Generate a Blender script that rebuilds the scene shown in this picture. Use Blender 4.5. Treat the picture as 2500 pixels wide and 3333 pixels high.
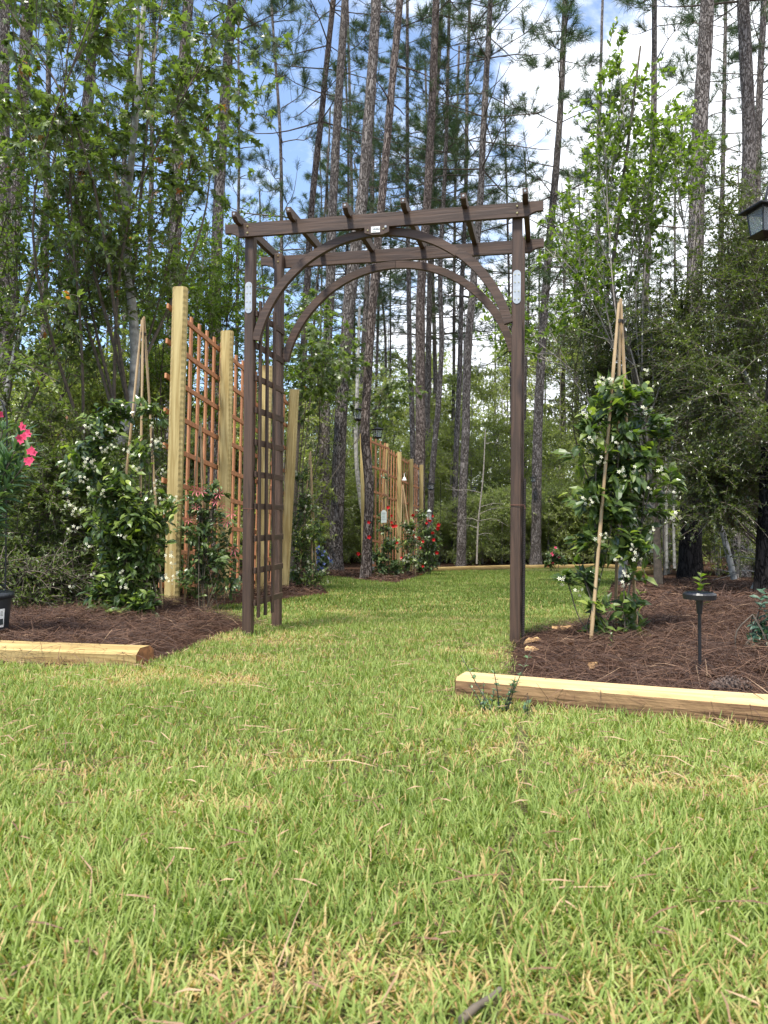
import bpy, math, random
import numpy as np
from mathutils import Vector, Matrix

for o in list(bpy.data.objects): bpy.data.objects.remove(o)
S = bpy.context.scene
COL = S.collection
PI = math.pi
# ------------------------------------------------------------------ camera
F, PITCH, ROLL, CH = 2513.7, 0.0051, -0.0069, 0.632      # focal length in photo pixels, camera height
CR = Vector((1, 0, 0)); CF = Vector((0, math.cos(PITCH), math.sin(PITCH))); CU = Vector((0, -math.sin(PITCH), math.cos(PITCH)))
cr, sr = math.cos(ROLL), math.sin(ROLL)
RI = CR * cr - CU * sr; UP = CR * sr + CU * cr
cam = bpy.data.cameras.new('camera'); co = bpy.data.objects.new('camera', cam); COL.objects.link(co)
co.matrix_world = Matrix(((RI.x, UP.x, -CF.x, 0), (RI.y, UP.y, -CF.y, 0), (RI.z, UP.z, -CF.z, CH), (0, 0, 0, 1)))
cam.sensor_fit = 'VERTICAL'; cam.sensor_height = 36; cam.sensor_width = 27
cam.lens = F / 3333 * 36; cam.clip_start = 0.05; cam.clip_end = 1000
cam.dof.use_dof = True; cam.dof.focus_distance = 4.4; cam.dof.aperture_fstop = 13
S.camera = co
S.render.resolution_x = 768; S.render.resolution_y = 1024
S.view_settings.view_transform = 'Standard'; S.view_settings.look = 'None'
S.view_settings.gamma = 1; S.view_settings.exposure = 1.0
# ------------------------------------------------------------------ sky and sun
SUN_EL, SUN_AZ = math.radians(66), math.radians(-150)     # azimuth from +y towards +x: behind the camera, to the left
W = bpy.data.worlds.new("World"); S.world = W; W.use_nodes = True
nt = W.node_tree; N = nt.nodes; L = nt.links
for n in list(N): N.remove(n)
out = N.new('ShaderNodeOutputWorld'); bg = N.new('ShaderNodeBackground'); bg.inputs[1].default_value = 0.148
sky = N.new('ShaderNodeTexSky'); sky.sky_type = 'NISHITA'; sky.sun_disc = False
sky.sun_elevation = SUN_EL; sky.sun_rotation = SUN_AZ; sky.air_density = 1.0; sky.dust_density = 0.2; sky.ozone_density = 2.5
geo = N.new('ShaderNodeTexCoord')
mp = N.new('ShaderNodeMapping'); mp.inputs['Scale'].default_value = (1.4, 1.4, 3.2); L.new(geo.outputs['Generated'], mp.inputs[0])
n1 = N.new('ShaderNodeTexNoise'); n1.inputs['Scale'].default_value = 3.2; n1.inputs['Detail'].default_value = 9; n1.inputs['Roughness'].default_value = 0.62
n1.inputs['Distortion'].default_value = 0.5; L.new(mp.outputs[0], n1.inputs['Vector'])
n2 = N.new('ShaderNodeTexNoise'); n2.inputs['Scale'].default_value = 17; n2.inputs['Detail'].default_value = 5; L.new(mp.outputs[0], n2.inputs['Vector'])
sxn = N.new('ShaderNodeSeparateXYZ'); L.new(geo.outputs['Generated'], sxn.inputs[0])
def wm(op, a, b, c=None):
    m = N.new('ShaderNodeMath'); m.operation = op
    for i, v in enumerate((a, b, c)):
        if v is None: continue
        if isinstance(v, (int, float)): m.inputs[i].default_value = v
        else: L.new(v, m.inputs[i])
    return m.outputs[0]
cov = wm('ADD', wm('MULTIPLY', sxn.outputs['X'], 1.55), wm('MULTIPLY', sxn.outputs['Z'], -0.62))
cov = wm('ADD', cov, wm('MULTIPLY', n1.outputs[0], 1.5))
cov = wm('ADD', cov, wm('MULTIPLY', n2.outputs[0], 0.5))
mr = N.new('ShaderNodeMapRange'); mr.interpolation_type = 'SMOOTHSTEP'; mr.inputs[1].default_value = 0.72; mr.inputs[2].default_value = 1.14; mr.inputs[3].default_value = 0.05
L.new(cov, mr.inputs[0])
mx = N.new('ShaderNodeMix'); mx.data_type = 'RGBA'; L.new(mr.outputs[0], mx.inputs[0]); L.new(sky.outputs[0], mx.inputs[6]); mx.inputs[7].default_value = (6.0, 6.2, 6.6, 1)
L.new(mx.outputs[2], bg.inputs[0]); L.new(bg.outputs[0], out.inputs[0])
sl = bpy.data.lights.new('sun', 'SUN'); sl.energy = 4.2; sl.angle = math.radians(8); sl.color = (1, 0.95, 0.86)
so = bpy.data.objects.new('sun', sl); COL.objects.link(so)
sd = Vector((math.sin(SUN_AZ) * math.cos(SUN_EL), math.cos(SUN_AZ) * math.cos(SUN_EL), math.sin(SUN_EL)))
so.rotation_euler = sd.to_track_quat('Z', 'Y').to_euler(); so.location = (0, 0, 30)

# ------------------------------------------------------------------ small helpers
RS = np.random.RandomState(7); random.seed(7)
def base_z(y): return np.where(np.asarray(y, float) < 19, -0.045 * (np.asarray(y, float) - 4) - .010, -0.685)
def at(px, py, D):                       # photo pixel (2500 x 3333) at distance D -> world point
    a = (px - 1250) / F; b = (1666.5 - py) / F
    d = RI * a + UP * b + CF
    t = D / d.y
    return np.array([d.x * t, D, CH + d.z * t])
def gp(px, py):                          # photo pixel -> point on the sloping ground
    lo, hi = 0.3, 60
    for _ in range(60):
        m = (lo + hi) / 2; p = at(px, py, m)
        if p[2] > base_z(m): lo = m
        else: hi = m
    return at(px, py, lo)
DS = 2500 / 1659.0
def vnoise(x, y, seed=0):
    x = np.asarray(x, float); y = np.asarray(y, float); xi = np.floor(x).astype(np.int64); yi = np.floor(y).astype(np.int64)
    fx = x - xi; fy = y - yi; fx = fx * fx * (3 - 2 * fx); fy = fy * fy * (3 - 2 * fy)
    def h(a, b):
        v = np.sin(a * 127.1 + b * 311.7 + seed * 74.7) * 43758.5453
        return v - np.floor(v)
    return (h(xi, yi) * (1 - fx) + h(xi + 1, yi) * fx) * (1 - fy) + (h(xi, yi + 1) * (1 - fx) + h(xi + 1, yi + 1) * fx) * fy
def fbm(x, y, seed=0, o=3):
    s = 0; a = .5
    for k in range(o): s = s + a * vnoise(x * 2 ** k, y * 2 ** k, seed + k); a /= 2
    return s
def tag(o, label=None, cat=None, group=None, kind=None):
    if label: o['label'] = label
    if cat: o['category'] = cat
    if group: o['group'] = group
    if kind: o['kind'] = kind
    return o
def empty(name, loc=(0, 0, 0), rz=0):
    o = bpy.data.objects.new(name, None); COL.objects.link(o); o.location = loc; o.rotation_euler = (0, 0, rz); o.empty_display_size = .1
    return o
def link(name, me, parent=None):
    o = bpy.data.objects.new(name, me); COL.objects.link(o)
    if parent is not None: o.parent = parent
    return o
def mesh_np(name, V, faces, mats, mi=None, var=None, smooth=False):
    """faces: list of int arrays (n,k); mi: list of material index arrays or ints"""
    me = bpy.data.meshes.new(name)
    V = np.asarray(V, np.float32)
    me.vertices.add(len(V)); me.vertices.foreach_set('co', V.ravel())
    faces = [np.asarray(f, np.int32) for f in faces if len(f)]
    nl = sum(f.size for f in faces); nf = sum(len(f) for f in faces)
    me.loops.add(nl); me.polygons.add(nf)
    me.loops.foreach_set('vertex_index', np.concatenate([f.ravel() for f in faces]))
    tot = np.concatenate([np.full(len(f), f.shape[1], np.int32) for f in faces]); st = np.concatenate(([0], np.cumsum(tot)[:-1])).astype(np.int32)
    me.polygons.foreach_set('loop_start', st)
    if mi is not None: me.polygons.foreach_set('material_index', np.concatenate([np.full(len(f), m, np.int32) if np.isscalar(m) else np.asarray(m, np.int32) for f, m in zip(faces, mi)]))
    me.polygons.foreach_set('use_smooth', np.full(nf, smooth, bool))
    for m in (mats if isinstance(mats, (list, tuple)) else [mats]): me.materials.append(m)
    if var is not None:
        a = me.attributes.new('var', 'FLOAT', 'POINT'); a.data.foreach_set('value', np.asarray(var, np.float32))
    me.update(calc_edges=True)
    return me
class MB:
    """collects shapes, builds ONE mesh"""
    def __init__(s): s.V = []; s.Q = []; s.T = []; s.n = 0
    def add(s, V, Q=None, T=None):
        V = np.asarray(V, float)
        s.V.append(V)
        if Q is not None and len(Q): s.Q.append(np.asarray(Q) + s.n)
        if T is not None and len(T): s.T.append(np.asarray(T) + s.n)
        s.n += len(V); return s
    def box(s, c, size, M=None):
        x, y, z = [a / 2 for a in size]; b = min(x, y, z) * .16
        # bevelled box: 24 verts
        P = []; 
        for sx_ in (-1, 1):
            for sy_ in (-1, 1):
                for sz_ in (-1, 1):
                    P += [(sx_ * x, sy_ * (y - b), sz_ * (z - b)), (sx_ * (x - b), sy_ * y, sz_ * (z - b)), (sx_ * (x - b), sy_ * (y - b), sz_ * z)]
        P = np.array(P)
        def ix(a, b_, c_): return (((a > 0) * 2 + (b_ > 0)) * 2 + (c_ > 0)) * 3
        Q = []; T = []
        def quad(q):
            q = list(q); a, b_, c_ = P[q[0]], P[q[1]], P[q[2]]
            nrm = np.cross(b_ - a, c_ - a)
            if nrm @ (P[q].mean(0)) < 0: q = q[::-1]
            Q.append(q)
        for sg in (-1, 1):
            quad([ix(sg, -1, -1), ix(sg, 1, -1), ix(sg, 1, 1), ix(sg, -1, 1)])
            quad([ix(-1, sg, -1) + 1, ix(1, sg, -1) + 1, ix(1, sg, 1) + 1, ix(-1, sg, 1) + 1])
            quad([ix(-1, -1, sg) + 2, ix(1, -1, sg) + 2, ix(1, 1, sg) + 2, ix(-1, 1, sg) + 2])
            for sh in (-1, 1):
                quad([ix(sg, sh, -1), ix(sg, sh, 1), ix(sg, sh, 1) + 1, ix(sg, sh, -1) + 1])
                quad([ix(sg, -1, sh), ix(sg, 1, sh), ix(sg, 1, sh) + 2, ix(sg, -1, sh) + 2])
                quad([ix(-1, sg, sh) + 1, ix(1, sg, sh) + 1, ix(1, sg, sh) + 2, ix(-1, sg, sh) + 2])
                for si in (-1, 1):
                    i = ix(sg, sh, si); t = [i, i + 1, i + 2]
                    if np.cross(P[t[1]] - P[t[0]], P[t[2]] - P[t[0]]) @ P[t].mean(0) < 0: t = t[::-1]
                    T.append(t)
        if M is not None: P = P @ np.array(M.to_3x3()).T if hasattr(M, 'to_3x3') else P @ np.asarray(M).T
        return s.add(P + np.asarray(c), Q, T)
    def tube(s, pts, rad, sides=8, cap=True, jit=0):
        P = np.asarray(pts, float); n = len(P); r = np.broadcast_to(np.asarray(rad, float), (n,))
        T = np.gradient(P, axis=0); T /= np.linalg.norm(T, axis=1)[:, None] + 1e-9
        u = np.cross(T[0], (0, 0, 1)) if abs(T[0][2]) < .9 else np.cross(T[0], (1, 0, 0)); u /= np.linalg.norm(u)
        rings = []
        for i in range(n):
            u = u - T[i] * (u @ T[i]); u /= np.linalg.norm(u) + 1e-9; v = np.cross(T[i], u)
            a = np.arange(sides) * 2 * PI / sides
            rr = r[i] * (1 + (jit * (RS.rand(sides) - .5) if jit else 0))
            rings.append(P[i] + np.outer(np.cos(a) * rr, u) + np.outer(np.sin(a) * rr, v))
        V = np.concatenate(rings); i = np.arange(n - 1)[:, None] * sides; j = np.arange(sides)[None, :]; k = (j + 1) % sides
        Q = np.stack([i + j, i + k, i + sides + k, i + sides + j], -1).reshape(-1, 4)
        s.add(V, Q)
        if cap and n > 1 and sides > 3:
            for e, c in ((0, P[0]), (n - 1, P[-1])):
                if r[e] > .002:
                    ring = rings[e]; tt = [[0, a + 1, (a + 1) % sides + 1] for a in range(sides)]
                    if e == 0: tt = [t[::-1] for t in tt]
                    s.add(np.vstack([c, ring]), None, tt)
        return s
    def prism(s, outline, axis_o, ua, va, wa, w0, w1):
        """2-D outline (ccw) in plane (ua,va) extruded along wa from w0 to w1"""
        O = np.asarray(outline, float); n = len(O); ua, va, wa, o = map(np.asarray, (ua, va, wa, axis_o))
        A = o + np.outer(O[:, 0], ua) + np.outer(O[:, 1], va) + wa * w0; B = A + wa * (w1 - w0)
        cen0 = A.mean(0); cen1 = B.mean(0)
        V = np.vstack([A, B, cen0, cen1]); Q = [[i, (i + 1) % n, n + (i + 1) % n, n + i] for i in range(n)]
        T = [[2 * n, (i + 1) % n, i] for i in range(n)] + [[2 * n + 1, n + i, n + (i + 1) % n] for i in range(n)]
        return s.add(V, Q, T)
    def mesh(s, name, mat, smooth=False, var=None):
        V = np.concatenate(s.V); return mesh_np(name, V, ([np.concatenate(s.Q)] if s.Q else []) + ([np.concatenate(s.T)] if s.T else []), mat, None, var, smooth)
    def build(s, name, mat, parent=None, smooth=False): return link(name, s.mesh(name, mat, smooth), parent)

# ------------------------------------------------------------------ materials
def newmat(name):
    m = bpy.data.materials.new(name); m.use_nodes = True; nt = m.node_tree
    return m, nt.nodes, nt.links, nt.nodes['Principled BSDF']
def ramp(N, stops):
    r = N.new('ShaderNodeValToRGB'); e = r.color_ramp.elements
    while len(e) > 1: e.remove(e[-1])
    e[0].position = stops[0][0]; e[0].color = (*stops[0][1], 1)
    for p, c in stops[1:]:
        x = e.new(p); x.color = (*c, 1)
    return r
def leafmat(name, stops, rough=.45, trans=.35, spec=.4, tcol=(1.3, 1.5, .5)):
    m, N, L, b = newmat(name)
    at_ = N.new('ShaderNodeAttribute'); at_.attribute_name = 'var'
    r = ramp(N, stops); L.new(at_.outputs['Fac'], r.inputs[0]); L.new(r.outputs[0], b.inputs['Base Color'])
    b.inputs['Roughness'].default_value = rough; b.inputs['Specular IOR Level'].default_value = spec
    t = N.new('ShaderNodeBsdfTranslucent'); mu = N.new('ShaderNodeMix'); mu.data_type = 'RGBA'; mu.blend_type = 'MULTIPLY'; mu.inputs[0].default_value = 1
    L.new(r.outputs[0], mu.inputs[6]); mu.inputs[7].default_value = (*tcol, 1); L.new(mu.outputs[2], t.inputs[0])
    ms = N.new('ShaderNodeMixShader'); ms.inputs[0].default_value = trans; L.new(b.outputs[0], ms.inputs[1]); L.new(t.outputs[0], ms.inputs[2])
    L.new(ms.outputs[0], N['Material Output'].inputs[0]); return m
def woodmat(name, a, b_, c, axis='Z', rough=.7, fine=1.0, knots=True, bump=.25, spec=.3):
    """a light, b dark grain, c knot colour; axis = grain direction in object space"""
    m, N, L, b = newmat(name)
    tc = N.new('ShaderNodeTexCoord'); mp = N.new('ShaderNodeMapping')
    st = {'X': (.06, 1, 1), 'Y': (1, .06, 1), 'Z': (1, 1, .06)}[axis]
    oi = N.new('ShaderNodeObjectInfo'); ad = N.new('ShaderNodeVectorMath'); ad.operation = 'ADD'
    sc = N.new('ShaderNodeVectorMath'); sc.operation = 'SCALE'; sc.inputs[0].default_value = (7, 9, 11); L.new(oi.outputs['Random'], sc.inputs['Scale'])
    L.new(tc.outputs['Object'], ad.inputs[0]); L.new(sc.outputs[0], ad.inputs[1])
    mp.inputs['Scale'].default_value = st; L.new(ad.outputs[0], mp.inputs[0])
    n1 = N.new('ShaderNodeTexNoise'); n1.inputs['Scale'].default_value = 26 * fine; n1.inputs['Detail'].default_value = 4; n1.inputs['Distortion'].default_value = .6; L.new(mp.outputs[0], n1.inputs['Vector'])
    n2 = N.new('ShaderNodeTexNoise'); n2.inputs['Scale'].default_value = 160 * fine; n2.inputs['Detail'].default_value = 3; L.new(mp.outputs[0], n2.inputs['Vector'])
    n3 = N.new('ShaderNodeTexNoise'); n3.inputs['Scale'].default_value = 2.2; n3.inputs['Detail'].default_value = 3; L.new(ad.outputs[0], n3.inputs['Vector'])
    # sharpen the broad noise into growth rings
    rg = N.new('ShaderNodeMath'); rg.operation = 'MULTIPLY'; rg.inputs[1].default_value = 9; L.new(n1.outputs[0], rg.inputs[0])
    fr = N.new('ShaderNodeMath'); fr.operation = 'PINGPONG'; fr.inputs[1].default_value = 1; L.new(rg.outputs[0], fr.inputs[0])
    mm = N.new('ShaderNodeMath'); mm.operation = 'MULTIPLY_ADD'; mm.inputs[1].default_value = .5; L.new(fr.outputs[0], mm.inputs[0])
    m2 = N.new('ShaderNodeMath'); m2.operation = 'MULTIPLY'; m2.inputs[1].default_value = .6; L.new(n2.outputs[0], m2.inputs[0]); L.new(m2.outputs[0], mm.inputs[2])
    m3 = N.new('ShaderNodeMath'); m3.operation = 'MULTIPLY_ADD'; m3.inputs[1].default_value = .35; L.new(n3.outputs[0], m3.inputs[0]); L.new(mm.outputs[0], m3.inputs[2])
    r = ramp(N, [(.2, a), (.62, tuple((x + y) / 2 for x, y in zip(a, b_))), (.95, b_)]); L.new(m3.outputs[0], r.inputs[0])
    colr = r.outputs[0]
    if knots:
        mk = N.new('ShaderNodeMapping'); ks = {'X': (1.6, 5, 5), 'Y': (5, 1.6, 5), 'Z': (5, 5, 1.6)}[axis]; mk.inputs['Scale'].default_value = ks; L.new(ad.outputs[0], mk.inputs[0])
        vo = N.new('ShaderNodeTexVoronoi'); vo.inputs['Scale'].default_value = 1.0; L.new(mk.outputs[0], vo.inputs['Vector'])
        kr = N.new('ShaderNodeMapRange'); kr.inputs[1].default_value = .05; kr.inputs[2].default_value = .13; kr.inputs[3].default_value = .9; kr.inputs[4].default_value = 0; L.new(vo.outputs['Distance'], kr.inputs[0])
        mx = N.new('ShaderNodeMix'); mx.data_type = 'RGBA'; L.new(kr.outputs[0], mx.inputs[0]); L.new(colr, mx.inputs[6]); mx.inputs[7].default_value = (*c, 1); colr = mx.outputs[2]
    L.new(colr, b.inputs['Base Color']); b.inputs['Roughness'].default_value = rough; b.inputs['Specular IOR Level'].default_value = spec
    bp = N.new('ShaderNodeBump'); bp.inputs['Strength'].default_value = bump; bp.inputs['Distance'].default_value = .003; L.new(m3.outputs[0], bp.inputs['Height']); L.new(bp.outputs[0], b.inputs['Normal'])
    return m
def barkmat(name, plate, plate2, fiss, scale=1.0, rough=.9):
    m, N, L, b = newmat(name)
    tc = N.new('ShaderNodeTexCoord'); mp = N.new('ShaderNodeMapping'); mp.inputs['Scale'].default_value = (1, 1, .3); L.new(tc.outputs['Object'], mp.inputs[0])
    nd = N.new('ShaderNodeTexNoise'); nd.inputs['Scale'].default_value = 14; nd.inputs['Detail'].default_value = 3; L.new(mp.outputs[0], nd.inputs['Vector'])
    mxv = N.new('ShaderNodeMix'); mxv.data_type = 'VECTOR'; mxv.inputs[0].default_value = .2; L.new(mp.outputs[0], mxv.inputs[4]); L.new(nd.outputs['Color'], mxv.inputs[5])
    vo = N.new('ShaderNodeTexVoronoi'); vo.feature = 'DISTANCE_TO_EDGE'; vo.inputs['Scale'].default_value = 17 * scale; L.new(mxv.outputs[1], vo.inputs['Vector'])
    vc = N.new('ShaderNodeTexVoronoi'); vc.inputs['Scale'].default_value = 17 * scale; L.new(mxv.outputs[1], vc.inputs['Vector'])
    n2 = N.new('ShaderNodeTexNoise'); n2.inputs['Scale'].default_value = 45 * scale; n2.inputs['Detail'].default_value = 5; L.new(mp.outputs[0], n2.inputs['Vector'])
    n4 = N.new('ShaderNodeTexNoise'); n4.inputs['Scale'].default_value = 1.3; L.new(tc.outputs['Object'], n4.inputs['Vector'])
    ed = N.new('ShaderNodeMapRange'); ed.inputs[1].default_value = .0; ed.inputs[2].default_value = .2; L.new(vo.outputs['Distance'], ed.inputs[0])
    sep = N.new('ShaderNodeSeparateColor'); L.new(vc.outputs['Color'], sep.inputs[0])
    a1 = N.new('ShaderNodeMath'); a1.operation = 'MULTIPLY_ADD'; a1.inputs[1].default_value = .4; L.new(sep.outputs[0], a1.inputs[0]); L.new(n2.outputs[0], a1.inputs[2])
    a2 = N.new('ShaderNodeMath'); a2.operation = 'MULTIPLY_ADD'; a2.inputs[1].default_value = .5; L.new(n4.outputs[0], a2.inputs[0]); L.new(a1.outputs[0], a2.inputs[2])
    r = ramp(N, [(.55, plate2), (1.0, plate)]); L.new(a2.outputs[0], r.inputs[0])
    mx = N.new('ShaderNodeMix'); mx.data_type = 'RGBA'; L.new(ed.outputs[0], mx.inputs[0]); mx.inputs[6].default_value = (*fiss, 1); L.new(r.outputs[0], mx.inputs[7])
    L.new(mx.outputs[2], b.inputs['Base Color']); b.inputs['Roughness'].default_value = rough; b.inputs['Specular IOR Level'].default_value = .15
    hh = N.new('ShaderNodeMath'); hh.operation = 'MULTIPLY_ADD'; hh.inputs[1].default_value = .35; L.new(n2.outputs[0], hh.inputs[0]); L.new(ed.outputs[0], hh.inputs[2])
    bp = N.new('ShaderNodeBump'); bp.inputs['Strength'].default_value = 1; bp.inputs['Distance'].default_value = .018; L.new(hh.outputs[0], bp.inputs['Height']); L.new(bp.outputs[0], b.inputs['Normal'])
    return m
def plain(name, col, rough=.5, metal=0, spec=.5, noise=0, nscale=60, trans=0):
    m, N, L, b = newmat(name); b.inputs['Base Color'].default_value = (*col, 1); b.inputs['Roughness'].default_value = rough; b.inputs['Metallic'].default_value = metal
    b.inputs['Specular IOR Level'].default_value = spec
    if noise:
        tc = N.new('ShaderNodeTexCoord'); n = N.new('ShaderNodeTexNoise'); n.inputs['Scale'].default_value = nscale; n.inputs['Detail'].default_value = 5; L.new(tc.outputs['Object'], n.inputs['Vector'])
        r = ramp(N, [(.3, tuple(c * (1 - noise) for c in col)), (.7, tuple(min(1, c * (1 + noise)) for c in col))]); L.new(n.outputs[0], r.inputs[0]); L.new(r.outputs[0], b.inputs['Base Color'])
        bp = N.new('ShaderNodeBump'); bp.inputs['Strength'].default_value = .3; bp.inputs['Distance'].default_value = .002; L.new(n.outputs[0], bp.inputs['Height']); L.new(bp.outputs[0], b.inputs['Normal'])
    if trans: b.inputs['Transmission Weight'].default_value = trans
    return m
def groundmat(name, stops, scale, bump=.02, detail=8):
    m, N, L, b = newmat(name); tc = N.new('ShaderNodeTexCoord')
    n = N.new('ShaderNodeTexNoise'); n.inputs['Scale'].default_value = scale; n.inputs['Detail'].default_value = detail; n.inputs['Roughness'].default_value = .7; L.new(tc.outputs['Object'], n.inputs['Vector'])
    n2 = N.new('ShaderNodeTexNoise'); n2.inputs['Scale'].default_value = scale * .08; n2.inputs['Detail'].default_value = 3; L.new(tc.outputs['Object'], n2.inputs['Vector'])
    a = N.new('ShaderNodeMath'); a.operation = 'MULTIPLY_ADD'; a.inputs[1].default_value = .6; L.new(n2.outputs[0], a.inputs[0]); L.new(n.outputs[0], a.inputs[2])
    r = ramp(N, stops); L.new(a.outputs[0], r.inputs[0]); L.new(r.outputs[0], b.inputs['Base Color']); b.inputs['Roughness'].default_value = .95; b.inputs['Specular IOR Level'].default_value = .1
    bp = N.new('ShaderNodeBump'); bp.inputs['Strength'].default_value = 1; bp.inputs['Distance'].default_value = bump; L.new(n.outputs[0], bp.inputs['Height']); L.new(bp.outputs[0], b.inputs['Normal'])
    return m
M_brown = woodmat('brown_stained_wood', (.104, .061, .040), (.050, .030, .020), (.03, .018, .014), 'Z', .55, 1.0, True, .3, .4)
M_brownX = woodmat('brown_stained_wood_across', (.104, .061, .040), (.050, .030, .020), (.03, .018, .014), 'X', .55, 1.0, True, .3, .4)
M_brownY = woodmat('brown_stained_wood_depth', (.104, .061, .040), (.050, .030, .020), (.03, .018, .014), 'Y', .55, 1.0, True, .3, .4)
M_treat = woodmat('treated_timber', (.58, .47, .22), (.33, .24, .09), (.14, .065, .02), 'Z', .75, .55)
M_treatX = woodmat('treated_timber_long', (.50, .37, .16), (.30, .20, .075), (.10, .045, .015), 'X', .8, .6, True, .5)
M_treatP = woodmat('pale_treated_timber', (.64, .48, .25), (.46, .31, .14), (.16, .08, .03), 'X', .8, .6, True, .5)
M_cedar = woodmat('cedar_lattice', (.56, .27, .135), (.36, .155, .075), (.13, .045, .02), 'Z', .75, 1.2, False)
M_bamboo = woodmat('bamboo_cane', (.50, .36, .20), (.34, .23, .12), (.16, .1, .05), 'Z', .45, 1.0, False, .1, .4)
M_endgrain = plain('weathered_end_grain', (.26, .11, .045), .85, noise=.55, nscale=35)
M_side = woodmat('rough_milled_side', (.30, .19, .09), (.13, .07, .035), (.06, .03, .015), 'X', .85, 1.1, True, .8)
M_zinc = plain('galvanised_steel', (.42, .44, .46), .45, .35, noise=.12, nscale=40)
M_brass = plain('brass_screw', (.75, .58, .25), .3, 1)
M_black = plain('black_powder_coat', (.012, .012, .014), .42, noise=.2, nscale=80)
M_rebar = plain('dark_steel_bar', (.035, .028, .026), .6, .4, noise=.35, nscale=90)
M_rust = plain('rusty_wire', (.16, .06, .035), .8)
M_white = plain('white_plastic', (.75, .76, .74), .5)
M_ink = plain('dark_ink', (.02, .03, .03), .6)
M_glass, _N, _L, _b = newmat('lantern_glass'); _b.inputs['Base Color'].default_value = (.7, .75, .78, 1); _b.inputs['Roughness'].default_value = .08
_t = _N.new('ShaderNodeBsdfTransparent'); _m = _N.new('ShaderNodeMixShader'); _m.inputs[0].default_value = .28; _L.new(_t.outputs[0], _m.inputs[1]); _L.new(_b.outputs[0], _m.inputs[2]); _L.new(_m.outputs[0], _N['Material Output'].inputs[0])
M_pot = plain('black_nursery_plastic', (.018, .022, .028), .4, noise=.3, nscale=20)
M_bark = barkmat('pine_bark', (.25, .222, .205), (.13, .112, .10), (.045, .034, .028), 1.35)
M_bark2 = barkmat('pine_bark_rusty', (.22, .18, .16), (.115, .09, .078), (.04, .027, .022), 1.35)
M_burnt = barkmat('scorched_bark', (.035, .03, .028), (.014, .012, .011), (.006, .005, .005))
M_pale = plain('pale_lichen_bark', (.30, .29, .26), .85, noise=.55, nscale=14)
M_twig = plain('twig_bark', (.10, .08, .06), .9, noise=.4, nscale=30)
M_twigp = plain('grey_twig_bark', (.26, .23, .20), .9, noise=.4, nscale=30)
M_needle = leafmat('pine_needles', [(0, (.025, .055, .022)), (.6, (.06, .105, .04)), (1, (.13, .155, .05))], .5, .22)
M_gum = leafmat('broad_leaves', [(0, (.065, .095, .034)), (.6, (.135, .18, .06)), (.95, (.21, .26, .085)), (.985, (.3, .10, .04)), (1, (.4, .14, .05))], .34, .45, .6)
M_oak = leafmat('bright_oak_leaves', [(0, (.07, .11, .025)), (.6, (.14, .20, .04)), (1, (.27, .33, .07))], .38, .48, .5)
M_yaupon = leafmat('fine_dark_leaves', [(0, (.045, .065, .022)), (.6, (.095, .12, .038)), (1, (.18, .21, .065))], .3, .42, .7)
M_under = leafmat('understory_leaves', [(0, (.12, .15, .048)), (.5, (.29, .335, .105)), (1, (.50, .54, .19))], .35, .55, .7, (1.2, 1.3, .6))
M_hedge = leafmat('hedge_leaves', [(0, (.055, .08, .025)), (.7, (.12, .155, .045)), (.97, (.18, .22, .06)), (1, (.26, .12, .07))], .4, .4, .4)
M_jas = leafmat('jasmine_leaves', [(0, (.032, .056, .02)), (.5, (.085, .135, .036)), (.75, (.19, .25, .055)), (1, (.32, .38, .09))], .28, .36, .6)
M_vine = leafmat('vine_leaves', [(0, (.035, .06, .022)), (.6, (.085, .13, .04)), (1, (.19, .24, .07))], .35, .3, .5)
M_olea = leafmat('oleander_leaves', [(0, (.05, .10, .05)), (.7, (.09, .16, .07)), (1, (.2, .28, .12))], .38, .25, .5)
M_blue = leafmat('bluish_leaves', [(0, (.035, .075, .055)), (1, (.08, .15, .09))], .45, .3, .4)
M_jflower = leafmat('cream_petals', [(0, (.78, .76, .45)), (1, (.85, .84, .70))], .6, .3, .2, (1, 1, .9))
M_red = leafmat('red_petals', [(0, (.42, .008, .012)), (1, (.62, .015, .02))], .5, .25, .3, (1, .6, .6))
M_pinkp = leafmat('pink_petals', [(0, (.62, .035, .11)), (1, (.80, .10, .20))], .5, .25, .3, (1, .7, .8))
M_coral = leafmat('coral_pink_petals', [(0, (.40, .06, .10)), (1, (.62, .20, .20))], .5, .25, .3, (1, .7, .8))
M_bluep = leafmat('blue_petals', [(0, (.10, .14, .42)), (1, (.25, .30, .62))], .5, .25, .3, (1, 1, 1))
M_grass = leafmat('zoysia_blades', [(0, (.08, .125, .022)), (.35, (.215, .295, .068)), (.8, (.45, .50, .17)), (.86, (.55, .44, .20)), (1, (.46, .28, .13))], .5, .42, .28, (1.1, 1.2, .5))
M_lawn = groundmat('lawn_thatch', [(.4, (.055, .055, .022)), (.9, (.17, .155, .07))], 90, .02)
M_mulch = groundmat('pine_straw_floor', [(.45, (.012, .007, .005)), (.75, (.05, .026, .017)), (1.0, (.11, .06, .038))], 55, .03)
M_straw = leafmat('fallen_needles', [(0, (.022, .011, .008)), (.55, (.080, .040, .025)), (.85, (.19, .105, .062)), (1, (.46, .31, .19))], .6, .1, .3, (1, .8, .5))
M_chip = plain('bark_chips', (.45, .27, .12), .9, noise=.3)

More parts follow.
